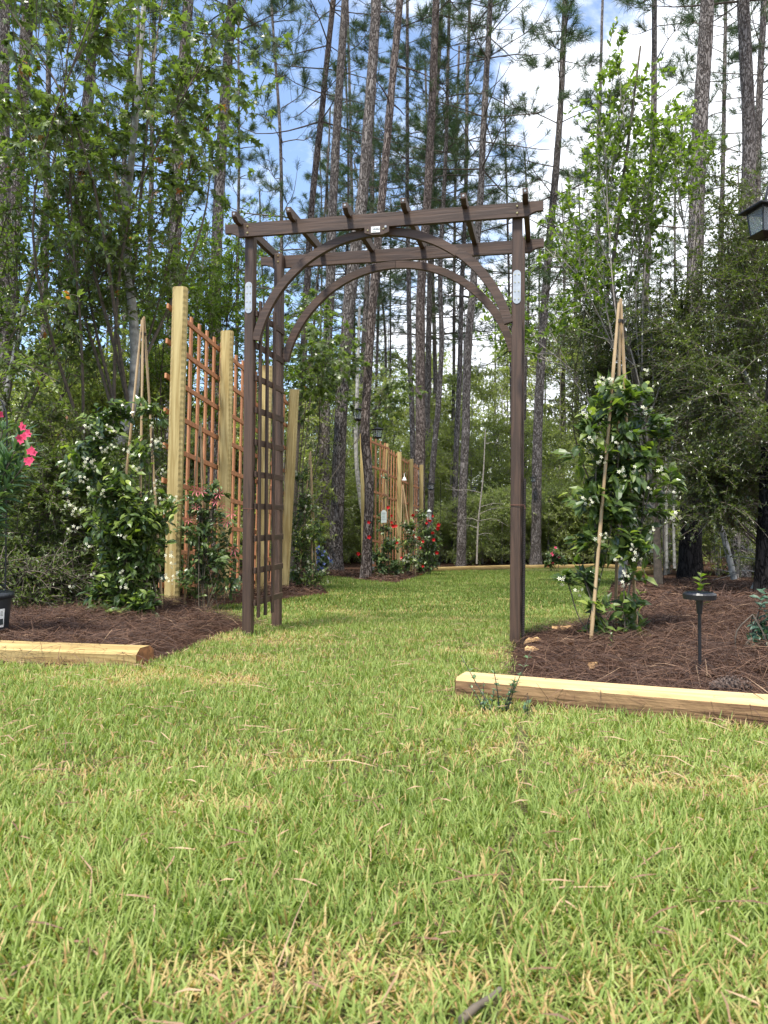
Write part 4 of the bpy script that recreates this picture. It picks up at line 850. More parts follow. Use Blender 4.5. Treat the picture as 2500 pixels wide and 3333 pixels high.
# ------------------------------------------------------------------ hedge shrubs on the left
def shrub(name, base, H, Wd_, n, ls, leafm, lab, cat, seed, twigs=9, lpt=16, tpl=LEAF4, group=None, twigmat=None, tw=.22, hang=0, Dy=None):
    rs = np.random.RandomState(seed); ends = []
    for _ in range(n):
        z = H * (.03 + .97 * rs.rand()); rr = Wd_ * (.6 + .45 * math.sin(PI * min(1, .25 + .6 * z / H))) * math.sqrt(rs.rand()); a = rs.rand() * 6.28
        ends.append(np.array([math.cos(a) * rr, math.sin(a) * rr * (Dy or 1), z]))
    mb, leaf = limb_crown(seed, lambda r, e: np.array([e[0] * .15, e[1] * .15, 0.0]), ends, .012, twigs, lpt, tpl, ls, tw_len=tw, droop=.05, hang=hang)
    root = empty(name, base); tag(root, lab, cat, group)
    bv = np.concatenate(mb.V); link('stems', mesh_np('stems', bv, [np.concatenate(mb.Q)], twigmat or M_twig), root)
    link('foliage', mesh_np('foliage', leaf[0], [leaf[1]], leafm, None, leaf[2]), root); return root
shrub('huckleberry_shrub', gpt(-2.75, 5.9), 1.32, .62, 130, .036, M_hedge, 'dense small leaved hedge shrub at the left edge behind the oleander', 'shrub', 71, 13, 26)
shrub('huckleberry_shrub', gpt(-2.15, 6.5), 1.25, .58, 120, .036, M_hedge, 'dense small leaved hedge shrub just behind the near jasmine', 'shrub', 72, 13, 26)
shrub('huckleberry_shrub', gpt(-3.6, 7.3), 1.9, .9, 130, .045, M_hedge, 'taller hedge shrub rising behind the left hedge', 'shrub', 73, 10, 20)
shrub('huckleberry_shrub', gpt(-2.7, 8.4), 1.9, .8, 110, .045, M_hedge, 'tall loose shrub left of the trellis fence', 'shrub', 74, 10, 18)
shrub('huckleberry_shrub', gpt(-2.35, 5.35), .45, .5, 70, .03, M_hedge, 'low leafy undergrowth in front of the left hedge', 'shrub', 75, 8, 12)

# ------------------------------------------------------------------ bamboo tripods and climbing plants
def tripod(px, ptop, D, feet, lab, rr=.0075):
    t = at(px, ptop, D); root = empty('bamboo_tripod', (t[0], D, float(gz(t[0], D)))); tag(root, lab, 'plant support'); o = np.array(root.location)
    for k, (fx, fy) in enumerate(feet):
        f = np.array([t[0] + fx, D + fy, 0]); f[2] = float(gz(f[0], f[1])) - .04; tt = t + np.array([fx * .04, fy * .04, .02 + .012 * k]); d = tt - f
        P = [f + d * u for u in np.linspace(0, 1, 13)]; R = [rr * (1.1 if (i_ % 3 == 1) else .93) * (1.12 - .22 * i_ / 12) for i_ in range(13)]
        MB().tube(np.array(P) - o, R, 8).build('cane', M_bamboo, root, True)
    c = t - o + np.array([0, 0, -.07]); tie = MB()
    for dz in (-.006, 0, .006): tie.tube([(c[0] + .016 * math.cos(a), c[1] + .016 * math.sin(a), c[2] + dz) for a in np.linspace(0, 6.28, 12)], .0028, 4, cap=False)
    tie.build('tie', M_black, root, True); return root
FL_J = petals(5, .35, -.05); FL_R = petals(5, .62, .35); FL_O = petals(5, .75, .12); FL_H = petals(7, .12, 1.0)
def flower_mesh(kind):
    if kind == 'jas':
        V = []; T = []; o = 0; rs_ = np.random.RandomState(1)
        for k in range(4):
            p = rs_.normal(size=3) * .017; V1, T1, _ = scatter(FL_J, [p], [rv(1, rs_)[0]], [rv(1, rs_)[0] + np.array([0, -1, .2])], .0155, np.zeros(1)); V.append(V1); T.append(T1 + o); o += len(V1)
        return mesh_np('blossom', np.vstack(V), [np.vstack(T)], M_jflower, None, np.tile([0] + [1] * 15, 4))
    tpl, s, m = {'red': (FL_R, .035, M_red), 'ole': (FL_O, .019, M_pinkp), 'honey': (FL_H, .035, M_coral), 'pink': (FL_R, .03, M_pinkp), 'blue': (FL_R, .02, M_bluep)}[kind]
    V1, T1, _ = scatter(tpl, [(0, 0, 0)], [(1, 0, 0)], [(0, -1, .3)], s, np.zeros(1)); var = np.ones(len(V1)); var[0] = 0
    return mesh_np('blossom', V1, [T1], m, None, var)
FM = {k: flower_mesh(k) for k in ('jas', 'red', 'ole', 'honey', 'pink', 'blue')}
def climber(name, base, cols, nleaf, ls, leafm, lab, cat, seed, fl='jas', nfl=30, fs=1.0, tpl=LEAF8, flpos=None, stems=18, twig=.12, group=None):
    """cols: list of (x,y,z,radius) balls (world) the leaves fill"""
    rs = np.random.RandomState(seed); base = np.array(base, float); root = empty(name, base); tag(root, lab, cat, group)
    C = np.array(cols, float); w = C[:, 3] ** 2 * 1.0; w /= w.sum(); mb = MB(); LP = []; LD = []; VV = []
    ntw = nleaf // 9; tips = []
    for _ in range(ntw):
        c = C[rs.choice(len(C), p=w)]; d = rv(1, rs)[0]; rad = c[3] * (rs.rand() ** .45); p0 = c[:3] + d * rad * .35 - base; p1 = c[:3] + d * rad * 1.05 - base + np.array([0, 0, .03])
        m_ = (p0 + p1) / 2 + rv(1, rs)[0] * .02; Tq = catmull([p0, m_, p1], 5); mb.tube(Tq, np.linspace(.0022, .001, 5), 3, cap=False); tips.append((p1, d))
        k = 9; u = np.linspace(.3, 4, k) * .999; iu = np.minimum(u.astype(int), 3); f = (u - iu)[:, None]; pp = Tq[iu] * (1 - f) + Tq[iu + 1] * f
        dirn = (Tq[-1] - Tq[0]) / (np.linalg.norm(Tq[-1] - Tq[0]) + 1e-6); sd_ = np.cross(dirn, rv(1, rs)[0]); sd_ /= np.linalg.norm(sd_); sg = np.where(np.arange(k) % 2, 1, -1)[:, None]
        LP.append(pp + rs.normal(size=(k, 3)) * .006); LD.append(dirn * .5 + sd_ * sg * .9 + rv(k, rs) * .35); VV.append(np.clip(rs.rand() * .55 + rs.rand(k) * .25 + (np.arange(k) > 6) * rs.rand() * .45, 0, 1))
    for _ in range(stems):
        a, b_ = C[rs.randint(len(C))], C[rs.randint(len(C))]; q = base + np.array([rs.normal() * .05, rs.normal() * .05, 0]); e = a[:3]
        mb.tube(catmull([q - base, (q + e) / 2 - base + rv(1, rs)[0] * .04, e - base], 8), .0028, 4, cap=False)
    LP = np.concatenate(LP); LD = np.concatenate(LD); up = rv(len(LP), rs) * .6 + np.array([0, -.35, 1.])
    V, T, var = scatter(tpl, LP, LD, up, ls * (.55 + .7 * rs.rand(len(LP))), np.concatenate(VV))
    link('stems', mesh_np('stems', np.concatenate(mb.V), [np.concatenate(mb.Q)], M_twig), root)
    link('foliage', mesh_np('foliage', V, [T], leafm, None, var), root)
    if flpos is None:
        idx = [i_ for i_ in rs.permutation(len(tips)) if tips[i_][1][1] < .25][:nfl]; FP = [(tips[i_][0] + tips[i_][1] * .012, tips[i_][1]) for i_ in idx]
    else: FP = [(np.asarray(p) - base, np.array([0, -1, 0])) for p in flpos]
    for p, d in FP:
        f = link('blossom', FM[fl], root); f.location = p; d = Vector((d[0], min(d[1], -.3), d[2] * .6 + .1)); f.rotation_euler = (Vector((0, -1, .3)).rotation_difference(d) @ Matrix.Rotation(rs.rand() * 6.28, 3, 'Y').to_quaternion()).to_euler(); s = fs * (.75 + .5 * rs.rand()); f.scale = (s, s, s)
    return root
def B(px, py, D, rpx): p = at(px, py, D); return (p[0], p[1], p[2], rpx * D / F)
# near left jasmine
tripod(466, 1052, 4.95, [(-.16, -.08), (.03, -.14), (.10, .14)], 'bamboo tripod holding the jasmine at the left front', .0085)
D_ = 4.7
colsL = [B(400, 2000, 4.6, 60), B(480, 1980, 4.6, 50), B(330, 2000, 4.65, 40), B(330, 1420, D_, 90), B(300, 1540, D_, 105), B(400, 1600, D_, 95), B(470, 1480, D_ + .05, 60), B(380, 1720, D_, 115), B(480, 1700, D_, 85), B(400, 1850, D_, 110), B(490, 1840, D_, 60), B(560, 1660, D_, 45), B(400, 1940, D_, 80), B(330, 1950, D_, 50), B(500, 1350, D_, 50), B(390, 1360, D_, 55), B(250, 1600, D_, 50), B(420, 1760, D_ + .1, 110), B(540, 1780, D_, 40)]
flL = [at(x / 2.458, 1300 + y / 2.458, D_ - .12 - .0002 * x % .05) for x, y in ((700, 235), (870, 225), (890, 250), (785, 305), (1220, 200), (1230, 320), (1285, 325), (1240, 375), (860, 400), (820, 400), (895, 385), (1010, 400), (720, 480), (540, 545), (690, 520), (760, 550), (1085, 540), (1310, 585), (650, 635), (690, 645), (1250, 660), (525, 735), (730, 735), (830, 745), (1235, 740), (1300, 810), (535, 840), (590, 910), (625, 900), (770, 1010), (600, 1040), (560, 1060), (985, 1090), (690, 1180), (1345, 1240), (1390, 1325), (980, 1385), (750, 1405), (1310, 1420), (1410, 1420), (1370, 1465), (580, 1510), (985, 1495), (1415, 790))]
climber('star_jasmine', gpt(at(440, 1950, D_)[0], D_), colsL, 5000, .058, M_jas, 'white flowering star jasmine climbing the bamboo tripod at left', 'climbing plant', 81, 'jas', 0, .72, flpos=flL)
# honeysuckle behind the first fence post
D_ = 5.75
tripod(652, 1395, 6.0, [(-.1, -.08), (.06, -.1), (.06, .1)], 'small bamboo tripod between the first two trellis fence posts', .007)
colsH = [B(650, 1640, D_, 55), B(690, 1700, D_, 80), B(650, 1760, D_, 85), B(720, 1820, D_, 80), B(650, 1880, D_, 85), B(740, 1900, D_, 65), B(700, 1600, D_, 45), B(745, 1760, D_, 40)]
climber('honeysuckle', gpt(at(680, 1930, D_)[0], D_), colsH, 1900, .05, M_vine, 'honeysuckle with pink spidery flowers at the foot of the tall trellis', 'climbing plant', 82, 'honey', 0, 1.25,
        flpos=[at(450 + x / 1.8433, 900 + y / 1.8433, D_ - .2) for x, y in ((345, 1280), (380, 1285), (485, 1305), (500, 1365), (350, 1385), (565, 1420), (535, 1465), (580, 1630), (310, 1460), (470, 1350))])
# jasmine behind the arch
D_ = 8.9
tripod(1010, 1480, 9.0, [(-.12, -.1), (.05, -.12), (.08, .1)], 'thin bamboo tripod on the jasmine just behind the arch', .009)
climber('star_jasmine', gpt(at(1000, 1900, D_)[0], D_), [B(985, 1560, D_, 40), B(995, 1650, D_, 55), B(1020, 1740, D_, 58), B(980, 1800, D_, 65), B(1010, 1870, D_, 62), B(960, 1880, D_, 45), B(965, 1720, D_, 45)], 2100, .05, M_jas,
        'narrow white flowering jasmine on the lawn edge just behind the arch', 'climbing plant', 83, 'jas', 40, 1.0)
# right jasmine
D_ = 3.75
tripod(2018, 1000, D_, [(-.155, -.07), (.03, .14), (.13, .12)], 'tall bamboo tripod holding the jasmine right of the arch', .0085)
colsR = [B(1990, 1270, D_, 55), B(2040, 1330, D_, 60), B(1930, 1400, D_, 65), B(2020, 1430, D_, 70), B(1940, 1530, D_, 70), B(2040, 1560, D_, 75), B(2110, 1500, D_, 55), B(1910, 1640, D_, 65), B(2000, 1680, D_, 80), B(2120, 1640, D_, 75), B(1930, 1780, D_, 75), B(2060, 1780, D_, 80), B(1900, 1880, D_, 60), B(1945, 1990, D_, 60), B(2060, 1880, D_, 50), B(2055, 1990, D_, 45), B(2060, 2070, D_, 45), B(1930, 2060, D_, 45), B(2170, 1580, D_, 45), B(2185, 1560, D_, 25), B(1850, 1900, D_, 30), B(2150, 1420, D_, 40), B(1880, 1500, D_, 45), B(2070, 1290, D_, 40), B(2100, 1380, D_, 45), B(2000, 1350, D_ + .06, 90), B(2020, 1520, D_ + .08, 100), B(2000, 1640, D_ + .08, 110)]
flR = [at(1750 + x / 2.212, 950 + y / 2.212, D_ - .16) for x, y in ((430, 640), (500, 650), (530, 640), (800, 850), (780, 580), (345, 870), (390, 1050), (595, 1095), (465, 1205), (710, 1270), (890, 1300), (830, 1425), (360, 1500), (380, 1520), (1000, 1600), (1010, 1450), (610, 1310), (520, 650))] + \
      [at(1450 + x / 1.58, 1650 + y / 1.58, D_ - .18) for x, y in ((835, 155), (800, 155), (970, 215), (900, 275), (990, 265), (910, 345), (935, 350), (595, 385), (695, 435), (1190, 40), (1060, 120), (920, 390))]
climber('star_jasmine', gpt(at(1985, 2080, D_)[0], D_), colsR, 2600, .068, M_jas, 'tall white flowering jasmine climbing the bamboo tripod right of the arch', 'climbing plant', 84, 'jas', 0, .6, flpos=flR)
# far trellis vines
D_ = 12.3
climber('mandevilla', gpt(at(1253, 1880, D_)[0], D_), [B(1255, 1870, D_, 42), B(1240, 1820, D_, 38), B(1270, 1780, D_, 32), B(1255, 1730, D_, 22), B(1245, 1690, D_, 15), B(1250, 1620, D_, 10), B(1258, 1560, D_, 9), B(1262, 1490, D_, 9), B(1285, 1850, D_, 28)], 1500, .065, M_vine,
        'leafy vine with a white plant tag on the first panel of the far trellis', 'climbing plant', 85, 'red', 0, .95, flpos=[at(x, y, 12.1) for x, y in ((1263, 1652), (1274, 1678), (1275, 1700), (1280, 1712), (1289, 1712), (1201, 1700), (1202, 1748), (1292, 1766), (1166, 1802), (1306, 1815))], twig=.1)
D_ = 13.6
climber('star_jasmine', gpt(at(1335, 1855, D_)[0], D_), [B(1330, 1720, D_, 26), B(1330, 1770, D_, 36), B(1340, 1830, D_, 34), B(1320, 1840, D_, 28)], 1100, .06, M_jas, 'pale flowering jasmine between the two red flowered vines of the far trellis', 'climbing plant', 86, 'jas', 26, 1.5)
tripod(1310, 1585, 13.8, [(-.05, -.1), (.25, -.12), (.08, .1)], 'bamboo tripod leaning against the middle of the far trellis', .012)
D_ = 14.6
climber('mandevilla', gpt(at(1385, 1855, D_)[0], D_), [B(1375, 1690, D_, 34), B(1385, 1740, D_, 40), B(1390, 1800, D_, 42), B(1400, 1840, D_, 36), B(1370, 1840, D_, 34), B(1415, 1770, D_, 24)], 1900, .065, M_vine,
        'bushy vine covered in red flowers at the right end of the far trellis', 'climbing plant', 87, 'red', 0, 1.1, flpos=[at(950 + x / 1.746, 1250 + y / 1.746, 14.2) for x, y in ((688, 745), (765, 790), (775, 765), (800, 750), (785, 775), (745, 895), (722, 875), (695, 860), (728, 930), (800, 845), (828, 820), (805, 885), (825, 958), (745, 1035), (735, 1085), (690, 825), (832, 800))])
M_tagm = plain('greyish_white_plastic', (.42, .46, .43), .6)
# white plant tag, chime and bell by the far trellis
tg = MB().prism([(-.04, -.10), (.045, -.095), (.045, .07), (.018, .10), (-.018, .10), (-.04, .07)], tuple(at(1249, 1681, 12.0)), (1, 0, 0), (0, 0, 1), (0, -1, 0), 0, .003).build('plant_tag', M_tagm)
tag(tg, 'white plastic plant tag tied to the vine on the far trellis', 'tag')
tm = MB()
for k, w_ in enumerate((.05, .06, .045, .06, .05)): c_ = at(1249, 1681, 12.0); tm.box((c_[0], c_[1] - .0045, c_[2] + .06 - k * .012 - (.06 if k > 2 else 0)), (w_, .001, .004))
tm.box((c_[0], c_[1] - .0045, c_[2] + .0), (.045, .001, .035)); tm.build('printing', plain('grey_print', (.3, .36, .33), .7), tg)
c_ = at(1397, 1665, 14.2); ch = MB(); ch.add([(-.06, -.06, 0), (.06, -.06, 0), (.06, .06, 0), (-.06, .06, 0), (0, 0, .06)], [[3, 2, 1, 0]], [[0, 1, 4], [1, 2, 4], [2, 3, 4], [3, 0, 4]])
for a in np.linspace(0, 6.28, 9)[:-1]: ch.tube([(.045 * math.cos(a), .045 * math.sin(a), 0), (.045 * math.cos(a), .045 * math.sin(a), -.2)], .007, 5)
o = ch.build('wind_chime', M_tagm); o.location = c_; o.scale = (.75, .75, .75); tag(o, 'small white wind chime above the red flowers at the far trellis end', 'wind chime')
c_ = at(1316, 1560, 15.3); o = MB().tube([(0, 0, .12), (0, 0, .05), (0, 0, .03), (0, 0, 0), (0, 0, -.02)], [.004, .006, .025, .035, .05], 10).build('hanging_bell', M_white, None, True); o.location = c_; tag(o, 'tiny white bell hanging in the middle of the far trellis', 'bell')
# hydrangea, small pink plant, bed plants
climber('hydrangea', gpt(at(1050, 1850, 13.5)[0], 13.5), [B(1045, 1810, 13.5, 30), B(1052, 1840, 13.5, 30)], 500, .07, M_vine, 'blue hydrangea peeping out right of the jasmine behind the arch', 'flowering shrub', 88, 'blue', 44, 2.0)
climber('pentas_plant', gpt(at(1800, 1845, 17.5)[0], 17.5), [B(1800, 1815, 17.5, 26), B(1785, 1835, 17.5, 22), B(1820, 1830, 17.5, 24)], 420, .09, M_vine, 'small pink flowering plant by the far edging right of the arch', 'flowering plant', 89, 'pink', 7, 1.6)
# blueberry at the right edge, sapling behind the solar light, seedling by the timber
climber('blueberry_bush', gpt(at(2475, 2110, 3.1)[0], 3.12), [B(2470, 1990, 3.1, 40), B(2490, 2060, 3.1, 55), B(2475, 2110, 3.1, 40), B(2530, 2000, 3.1, 50), B(2545, 2090, 3.1, 50), B(2450, 2000, 3.1, 20)], 420, .032, M_blue, 'low bluish leaved bush at the right edge of the mulch bed', 'shrub', 90, 'jas', 0, 1)
def seedling(px, base_y, D, hpx, lab, seed, nst, ls, leafm, spread, n=7, tpl=LEAF8):
    rs = np.random.RandomState(seed); b = at(px, base_y, D); b[2] = float(gz(b[0], D)); H = hpx * D / F; mb = MB(); LP = []; LD = []
    for k in range(nst):
        a = rs.rand() * 6.28; e = np.array([math.cos(a) * spread * rs.rand(), math.sin(a) * spread * .5, H * (.5 + .5 * rs.rand() if k else 1)])
        P = catmull([(0, 0, -.02), e * .5 + rv(1, rs)[0] * .01, e], 10); mb.tube(P, np.linspace(.0022, .0009, 10), 4, cap=False)
        for q in range(n):
            p = P[int(2 + 7.5 * q / n)]; aa = q * 2.4; LP.append(p); LD.append((math.cos(aa), math.sin(aa), .55)); LP.append(p); LD.append((-math.cos(aa), -math.sin(aa), .6))
    LP = np.array(LP); V, T, var = scatter(tpl, LP, np.array(LD) + rs.normal(size=(len(LP), 3)) * .2, rv(len(LP), rs) * .3 + np.array([0, 0, 1.]), ls * (.6 + .6 * rs.rand(len(LP))), rs.rand(len(LP)))
    root = empty('seedling', b); tag(root, lab, 'seedling'); link('stems', mesh_np('stems', np.concatenate(mb.V), [np.concatenate(mb.Q)], M_twig), root); link('foliage', mesh_np('foliage', V, [T], leafm, None, var), root)
seedling(2285, 1925, 4.6, 130, 'young leafy sapling standing behind the solar light', 91, 2, .055, M_oak, .05)
seedling(1632, 2262, 2.2, 235, 'spindly dark seedling in front of the left end of the right timber', 92, 6, .018, M_olea, .13, 11)
seedling(1575, 2275, 2.2, 120, 'short seedling beside the end of the right timber', 93, 4, .017, M_olea, .09, 8)
seedling(1722, 2275, 2.12, 100, 'single sprout in front of the right timber', 94, 2, .026, M_olea, .03, 4)
seedling(1990, 2080, 3.4, 60, 'small sprout in the mulch right of the tripod', 95, 2, .02, M_vine, .05, 4)

# ------------------------------------------------------------------ oleander in its pot with a wire support
D_ = 3.62; pc = at(-52, 2075, D_); pz = float(gz(pc[0], D_))
pot = empty('nursery_pot', (pc[0], D_, pz)); tag(pot, 'black plastic nursery pot with a white label at the left edge behind the timber', 'plant pot')
pm = MB(); pm.tube([(0, 0, 0), (0, 0, .02), (0, 0, .19)], [.095, .1, .118], 28, cap=False); pm.tube([(0, 0, .19), (0, 0, .192), (0, 0, .215), (0, 0, .214), (0, 0, .17)], [.118, .127, .129, .118, .112], 28, cap=False)
pm.build('pot_body', M_pot, pot, True); MB().tube([(0, 0, .17), (0, 0, .175)], [.113, .02], 20, cap=False).build('potting_soil', M_mulch, pot)
lb = MB(); A = np.linspace(-.95, -.30, 7)
V = [(.1135 * math.cos(a) * f, .1135 * math.sin(a) * f, z) for a in A for z, f in ((.06, .985), (.145, 1.045))]
lb.add(V, [[2 * k, 2 * k + 2, 2 * k + 3, 2 * k + 1] for k in range(6)]); lo = lb.build('label', M_white, pot)
bc = MB()
for k in range(16):
    a = -.52 + .011 * k + .003 * (k % 3); w_ = .0011 if k % 2 else .0018; bc.box((.1150 * math.cos(a), .1150 * math.sin(a), .085), (.0012, w_, .028), Matrix.Rotation(a, 3, 'Z'))
for k in range(4): a = -.44; bc.box((.1172 * math.cos(a), .1172 * math.sin(a), .115 + k * .006), (.0012, .014 - .002 * (k % 2), .0016), Matrix.Rotation(a, 3, 'Z'))
bc.build('printing', M_ink, lo)
cg = MB(); cx = at(20, 1700, D_ + .1)[0]
zt = at(20, 1290, D_ + .1)[2]
cg.tube([(cx, D_ + .1, pz), (cx, D_ + .1, zt - .12)] + [(cx - .1 + .1 * math.cos(a), D_ + .1, zt - .12 + .14 * math.sin(a)) for a in np.linspace(.1, PI, 12)] + [(cx - .2, D_ + .1, pz)], .004, 6)
for py in (1515, 1645, 1775, 1905): z = at(20, py, D_ + .1)[2]; cg.tube([(cx - .2, D_ + .1, z), (cx, D_ + .1, z)], .003, 5)
o = cg.build('wire_trellis', M_black, None, True); tag(o, 'black arched wire plant support at the left edge', 'plant support')
rs = np.random.RandomState(17); base = np.array([pc[0], D_, pz + .17]); root = empty('oleander', base); tag(root, 'oleander with long leaves and hot pink flowers reaching in at the left edge', 'flowering shrub')
mb = MB(); LP = []; LD = []
for ex, ey in ((60, 1470), (80, 1430), (30, 1500), (70, 1540), (-60, 1440), (-120, 1520), (20, 1400), (-40, 1380), (-90, 1600), (-10, 1560), (100, 1500)):
    e = at(ex - 12, ey, D_ - .15 + .25 * rs.rand()) - base; P = catmull([(0, 0, 0), (e[0] * .15, e[1] * .3, e[2] * .6), e], 14); mb.tube(P, np.linspace(.006, .003, 14), 5, cap=False)
    for q in range(5, 14):
        for k in range(7):
            v = rv(1, rs)[0]; d = (P[-1] - P[-3]); d /= np.linalg.norm(d); LP.append(P[q]); LD.append(d * .9 + v * .75)
LP = np.array(LP); V, T, var = scatter(LONG8, LP, LD, rv(len(LP), rs) * .4 + np.array([0, -.3, 1.]), .105 * (.7 + .5 * rs.rand(len(LP))), rs.rand(len(LP)))
link('stems', mesh_np('stems', np.concatenate(mb.V), [np.concatenate(mb.Q)], M_twig), root); link('foliage', mesh_np('foliage', V, [T], M_olea, None, var), root)
for x, y in ((350, 650), (365, 690), (445, 770), (455, 810), (310, 870), (340, 900), (385, 840), (510, 1050), (480, 1080), (535, 1100), (460, 1250), (500, 1210), (430, 1220), (5, 480)):
    p = at(x / 4.917, 1250 + y / 4.917, D_ - .22) - base; f = link('blossom', FM['ole'], root); f.location = p; f.rotation_euler = (rs.normal() * .5, rs.rand() * 6, rs.normal() * .5); s = .8 + .3 * rs.rand(); f.scale = (s, s, s)

# ------------------------------------------------------------------ solar light, pine cone, chips
D_ = 2.6; sp = at(2281, 1938, D_); zb = float(gz(sp[0], D_)); root = empty('solar_path_light', (sp[0], D_, zb)); tag(root, 'black solar path light with a round disc head in the right bed', 'garden light'); h = sp[2] - zb
MB().tube([(0, 0, -.1), (-.004, 0, h - .06)], .0055, 10).build('stake', M_black, root, True)
MB().tube([(-.004, 0, h - .062), (-.004, 0, h - .03), (-.004, 0, h - .012)], [.0085, .011, .012], 12).build('collar', M_black, root, True)
hd = MB(); hd.tube([(-.004, 0, h - .013), (-.004, 0, h - .012), (-.004, 0, h + .004), (-.004, 0, h + .009)], [.02, .052, .054, .050], 32); hd.build('head', M_black, root)
MB().tube([(-.004, 0, h + .0095), (-.004, 0, h + .011)], [.046, .045], 32).build('solar_panel', plain('solar_cell', (.012, .016, .03), .12), root)
D_ = 2.32; c = at(2372, 2225, D_); zb = float(gz(c[0], D_)); n = 90; rs = np.random.RandomState(4)
cone = MB(); ax = np.array([1, -.35, .05]); ax /= np.linalg.norm(ax); u_ = np.cross(ax, (0, 0, 1)); u_ /= np.linalg.norm(u_); v_ = np.cross(u_, ax)
cone.tube([ax * -.055, ax * -.03, ax * .0, ax * .035, ax * .058], [.008, .022, .025, .017, .004], 8)
for k in range(n):
    t = k / n; a = k * 2.4; r_ = .034 * math.sin(PI * (.12 + .8 * t)) ** .8; d = math.cos(a) * u_ + math.sin(a) * v_; p = ax * (-.05 + .105 * t) + d * r_ * .5; e = ax * (-.05 + .105 * t) + d * r_ + ax * .008; sd_ = np.cross(d, ax) * .006
    cone.add([p - sd_ * .6, p + sd_ * .6, e + sd_, e - sd_, e + ax * .004, p + ax * .003], [[0, 1, 2, 3]], [[3, 2, 4], [0, 3, 4], [2, 1, 4], [0, 4, 5], [1, 5, 4]])
o = cone.build('pine_cone', plain('cone_scales', (.10, .07, .055), .8, noise=.4)); o.location = (c[0], D_, zb + .032); tag(o, 'brown pine cone lying in the straw behind the right timber', 'pine cone')
CHIPS = [(1735, 2105, 'chunky pale bark chip lying just right of the right arch post'), (1838, 2083, 'small orange bark chip left of the tripod cane'), (1930, 2207, 'bark chip lying behind the middle of the right timber'), (1725, 2138, 'flat dry leaf curl in front of the right arch post'), (1290 // 2 * 2 + 520, 2080, 'thin curled chip at the foot of the tripod')]
for k, (px, py, lab) in enumerate(CHIPS):
    p = gp(px, py); rs_ = np.random.RandomState(k); s = (.028, .013, .009) if k != 3 else (.03, .012, .003)
    V = np.array([(a * s[0] * (1 + .3 * rs_.normal()), b_ * s[1] * (1 + .3 * rs_.normal()), c_ * s[2] * (1 + .3 * rs_.normal())) for a in (-1, -.3, .4, 1) for b_, c_ in ((-1, -1), (1, -1), (1, 1), (-1, 1))])
    Q = [[q * 4 + i_, (q + 1) * 4 + i_, (q + 1) * 4 + (i_ + 1) % 4, q * 4 + (i_ + 1) % 4] for q in range(3) for i_ in range(4)] + [[0, 1, 2, 3], [15, 14, 13, 12]]
    o = MB().add(V, Q).build('bark_chip', M_chip); o.location = (p[0], p[1], float(gz(p[0], p[1])) + .03); o.rotation_euler = (rs_.normal() * .3, rs_.normal() * .3, rs_.rand() * 3); tag(o, lab, 'bark chip')
for pts, lab, r_ in (([(1500, 3400), (1550, 3352), (1600, 3318), (1628, 3290)], 'grey twig lying in the grass at the bottom of the view', .0045),):
    P = [gp(*q) + np.array([0, 0, .022]) for q in pts]; o = MB().tube(catmull(P, 12), np.linspace(r_, r_ * .6, 12), 8, jit=.15).build('fallen_twig', M_twig, None, True); tag(o, lab, 'twig')

# ------------------------------------------------------------------ shed and house glimpsed through the woods
def house(name, x0, x1, y0, y1, zw, zr, wallm, roofm, lab, edge=None):
    cx_, cy_ = (x0 + x1) / 2, (y0 + y1) / 2; zg = float(base_z(y0)) - .1; root = empty(name, (cx_, cy_, zg)); tag(root, lab, 'building'); hw, hd_ = (x1 - x0) / 2, (y1 - y0) / 2; h = zw - zg; hr = zr - zg
    wl = MB(); wl.box((0, 0, h / 2), (2 * hw, 2 * hd_, h)); wl.prism([(-hw, 0), (hw, 0), (0, hr - h)], (0, -hd_, h), (1, 0, 0), (0, 0, 1), (0, 1, 0), 0, 2 * hd_); wl.build('wall', wallm, root)
    rf = MB(); o_ = .25; th = .06; k = (hr - h) / hw
    rf.prism([(-hw - o_, -k * o_), (0, hr - h), (hw + o_, -k * o_), (hw + o_, -k * o_ + th), (0, hr - h + th), (-hw - o_, -k * o_ + th)], (0, -hd_ - o_, h + .005), (1, 0, 0), (0, 0, 1), (0, 1, 0), 0, 2 * hd_ + 2 * o_); rfo = rf.build('roof', roofm, root)
    ed = MB()
    for sg in (-1, 1):
        p = np.array([0, -hd_ - o_ - .012, hr + th + .02]); q = np.array([sg * (hw + o_), -hd_ - o_ - .012, h - k * o_ + th + .02]); ed.tube([p, q], .02, 4)
    ed.build('roof_edge', M_white, rfo)
    for wx in (-.45, .45):
        w_ = MB().box((wx * hw, -hd_ - .01, h * .55), (hw * .35, .03, h * .35)).build('window', M_black, root)
    return root
xr = at(192, 1355, 18)[0]
house('wooden_shed', xr - 3.6, xr, 18, 21, at(192, 1362, 18)[2], at(60, 1310, 18)[2], woodmat('shed_boards', (.34, .22, .09), (.22, .13, .05), (.1, .05, .02), 'Z', .8, .5, False), plain('shed_roofing', (.2, .2, .2), .7), 'small brown wooden shed with a white roof edge glimpsed at the left')
xa, xb = at(2095, 1750, 30)[0], at(2290, 1750, 30)[0]
house('distant_house', xa, xb, 30, 33, at(2150, 1755, 30)[2], at(2150, 1690, 30)[2], plain('pale_siding', (.42, .42, .44), .6, noise=.4, nscale=3), plain('tan_roofing', (.42, .25, .17), .8, noise=.4, nscale=8), 'pale building with a tan roof glimpsed low between the right trunks')

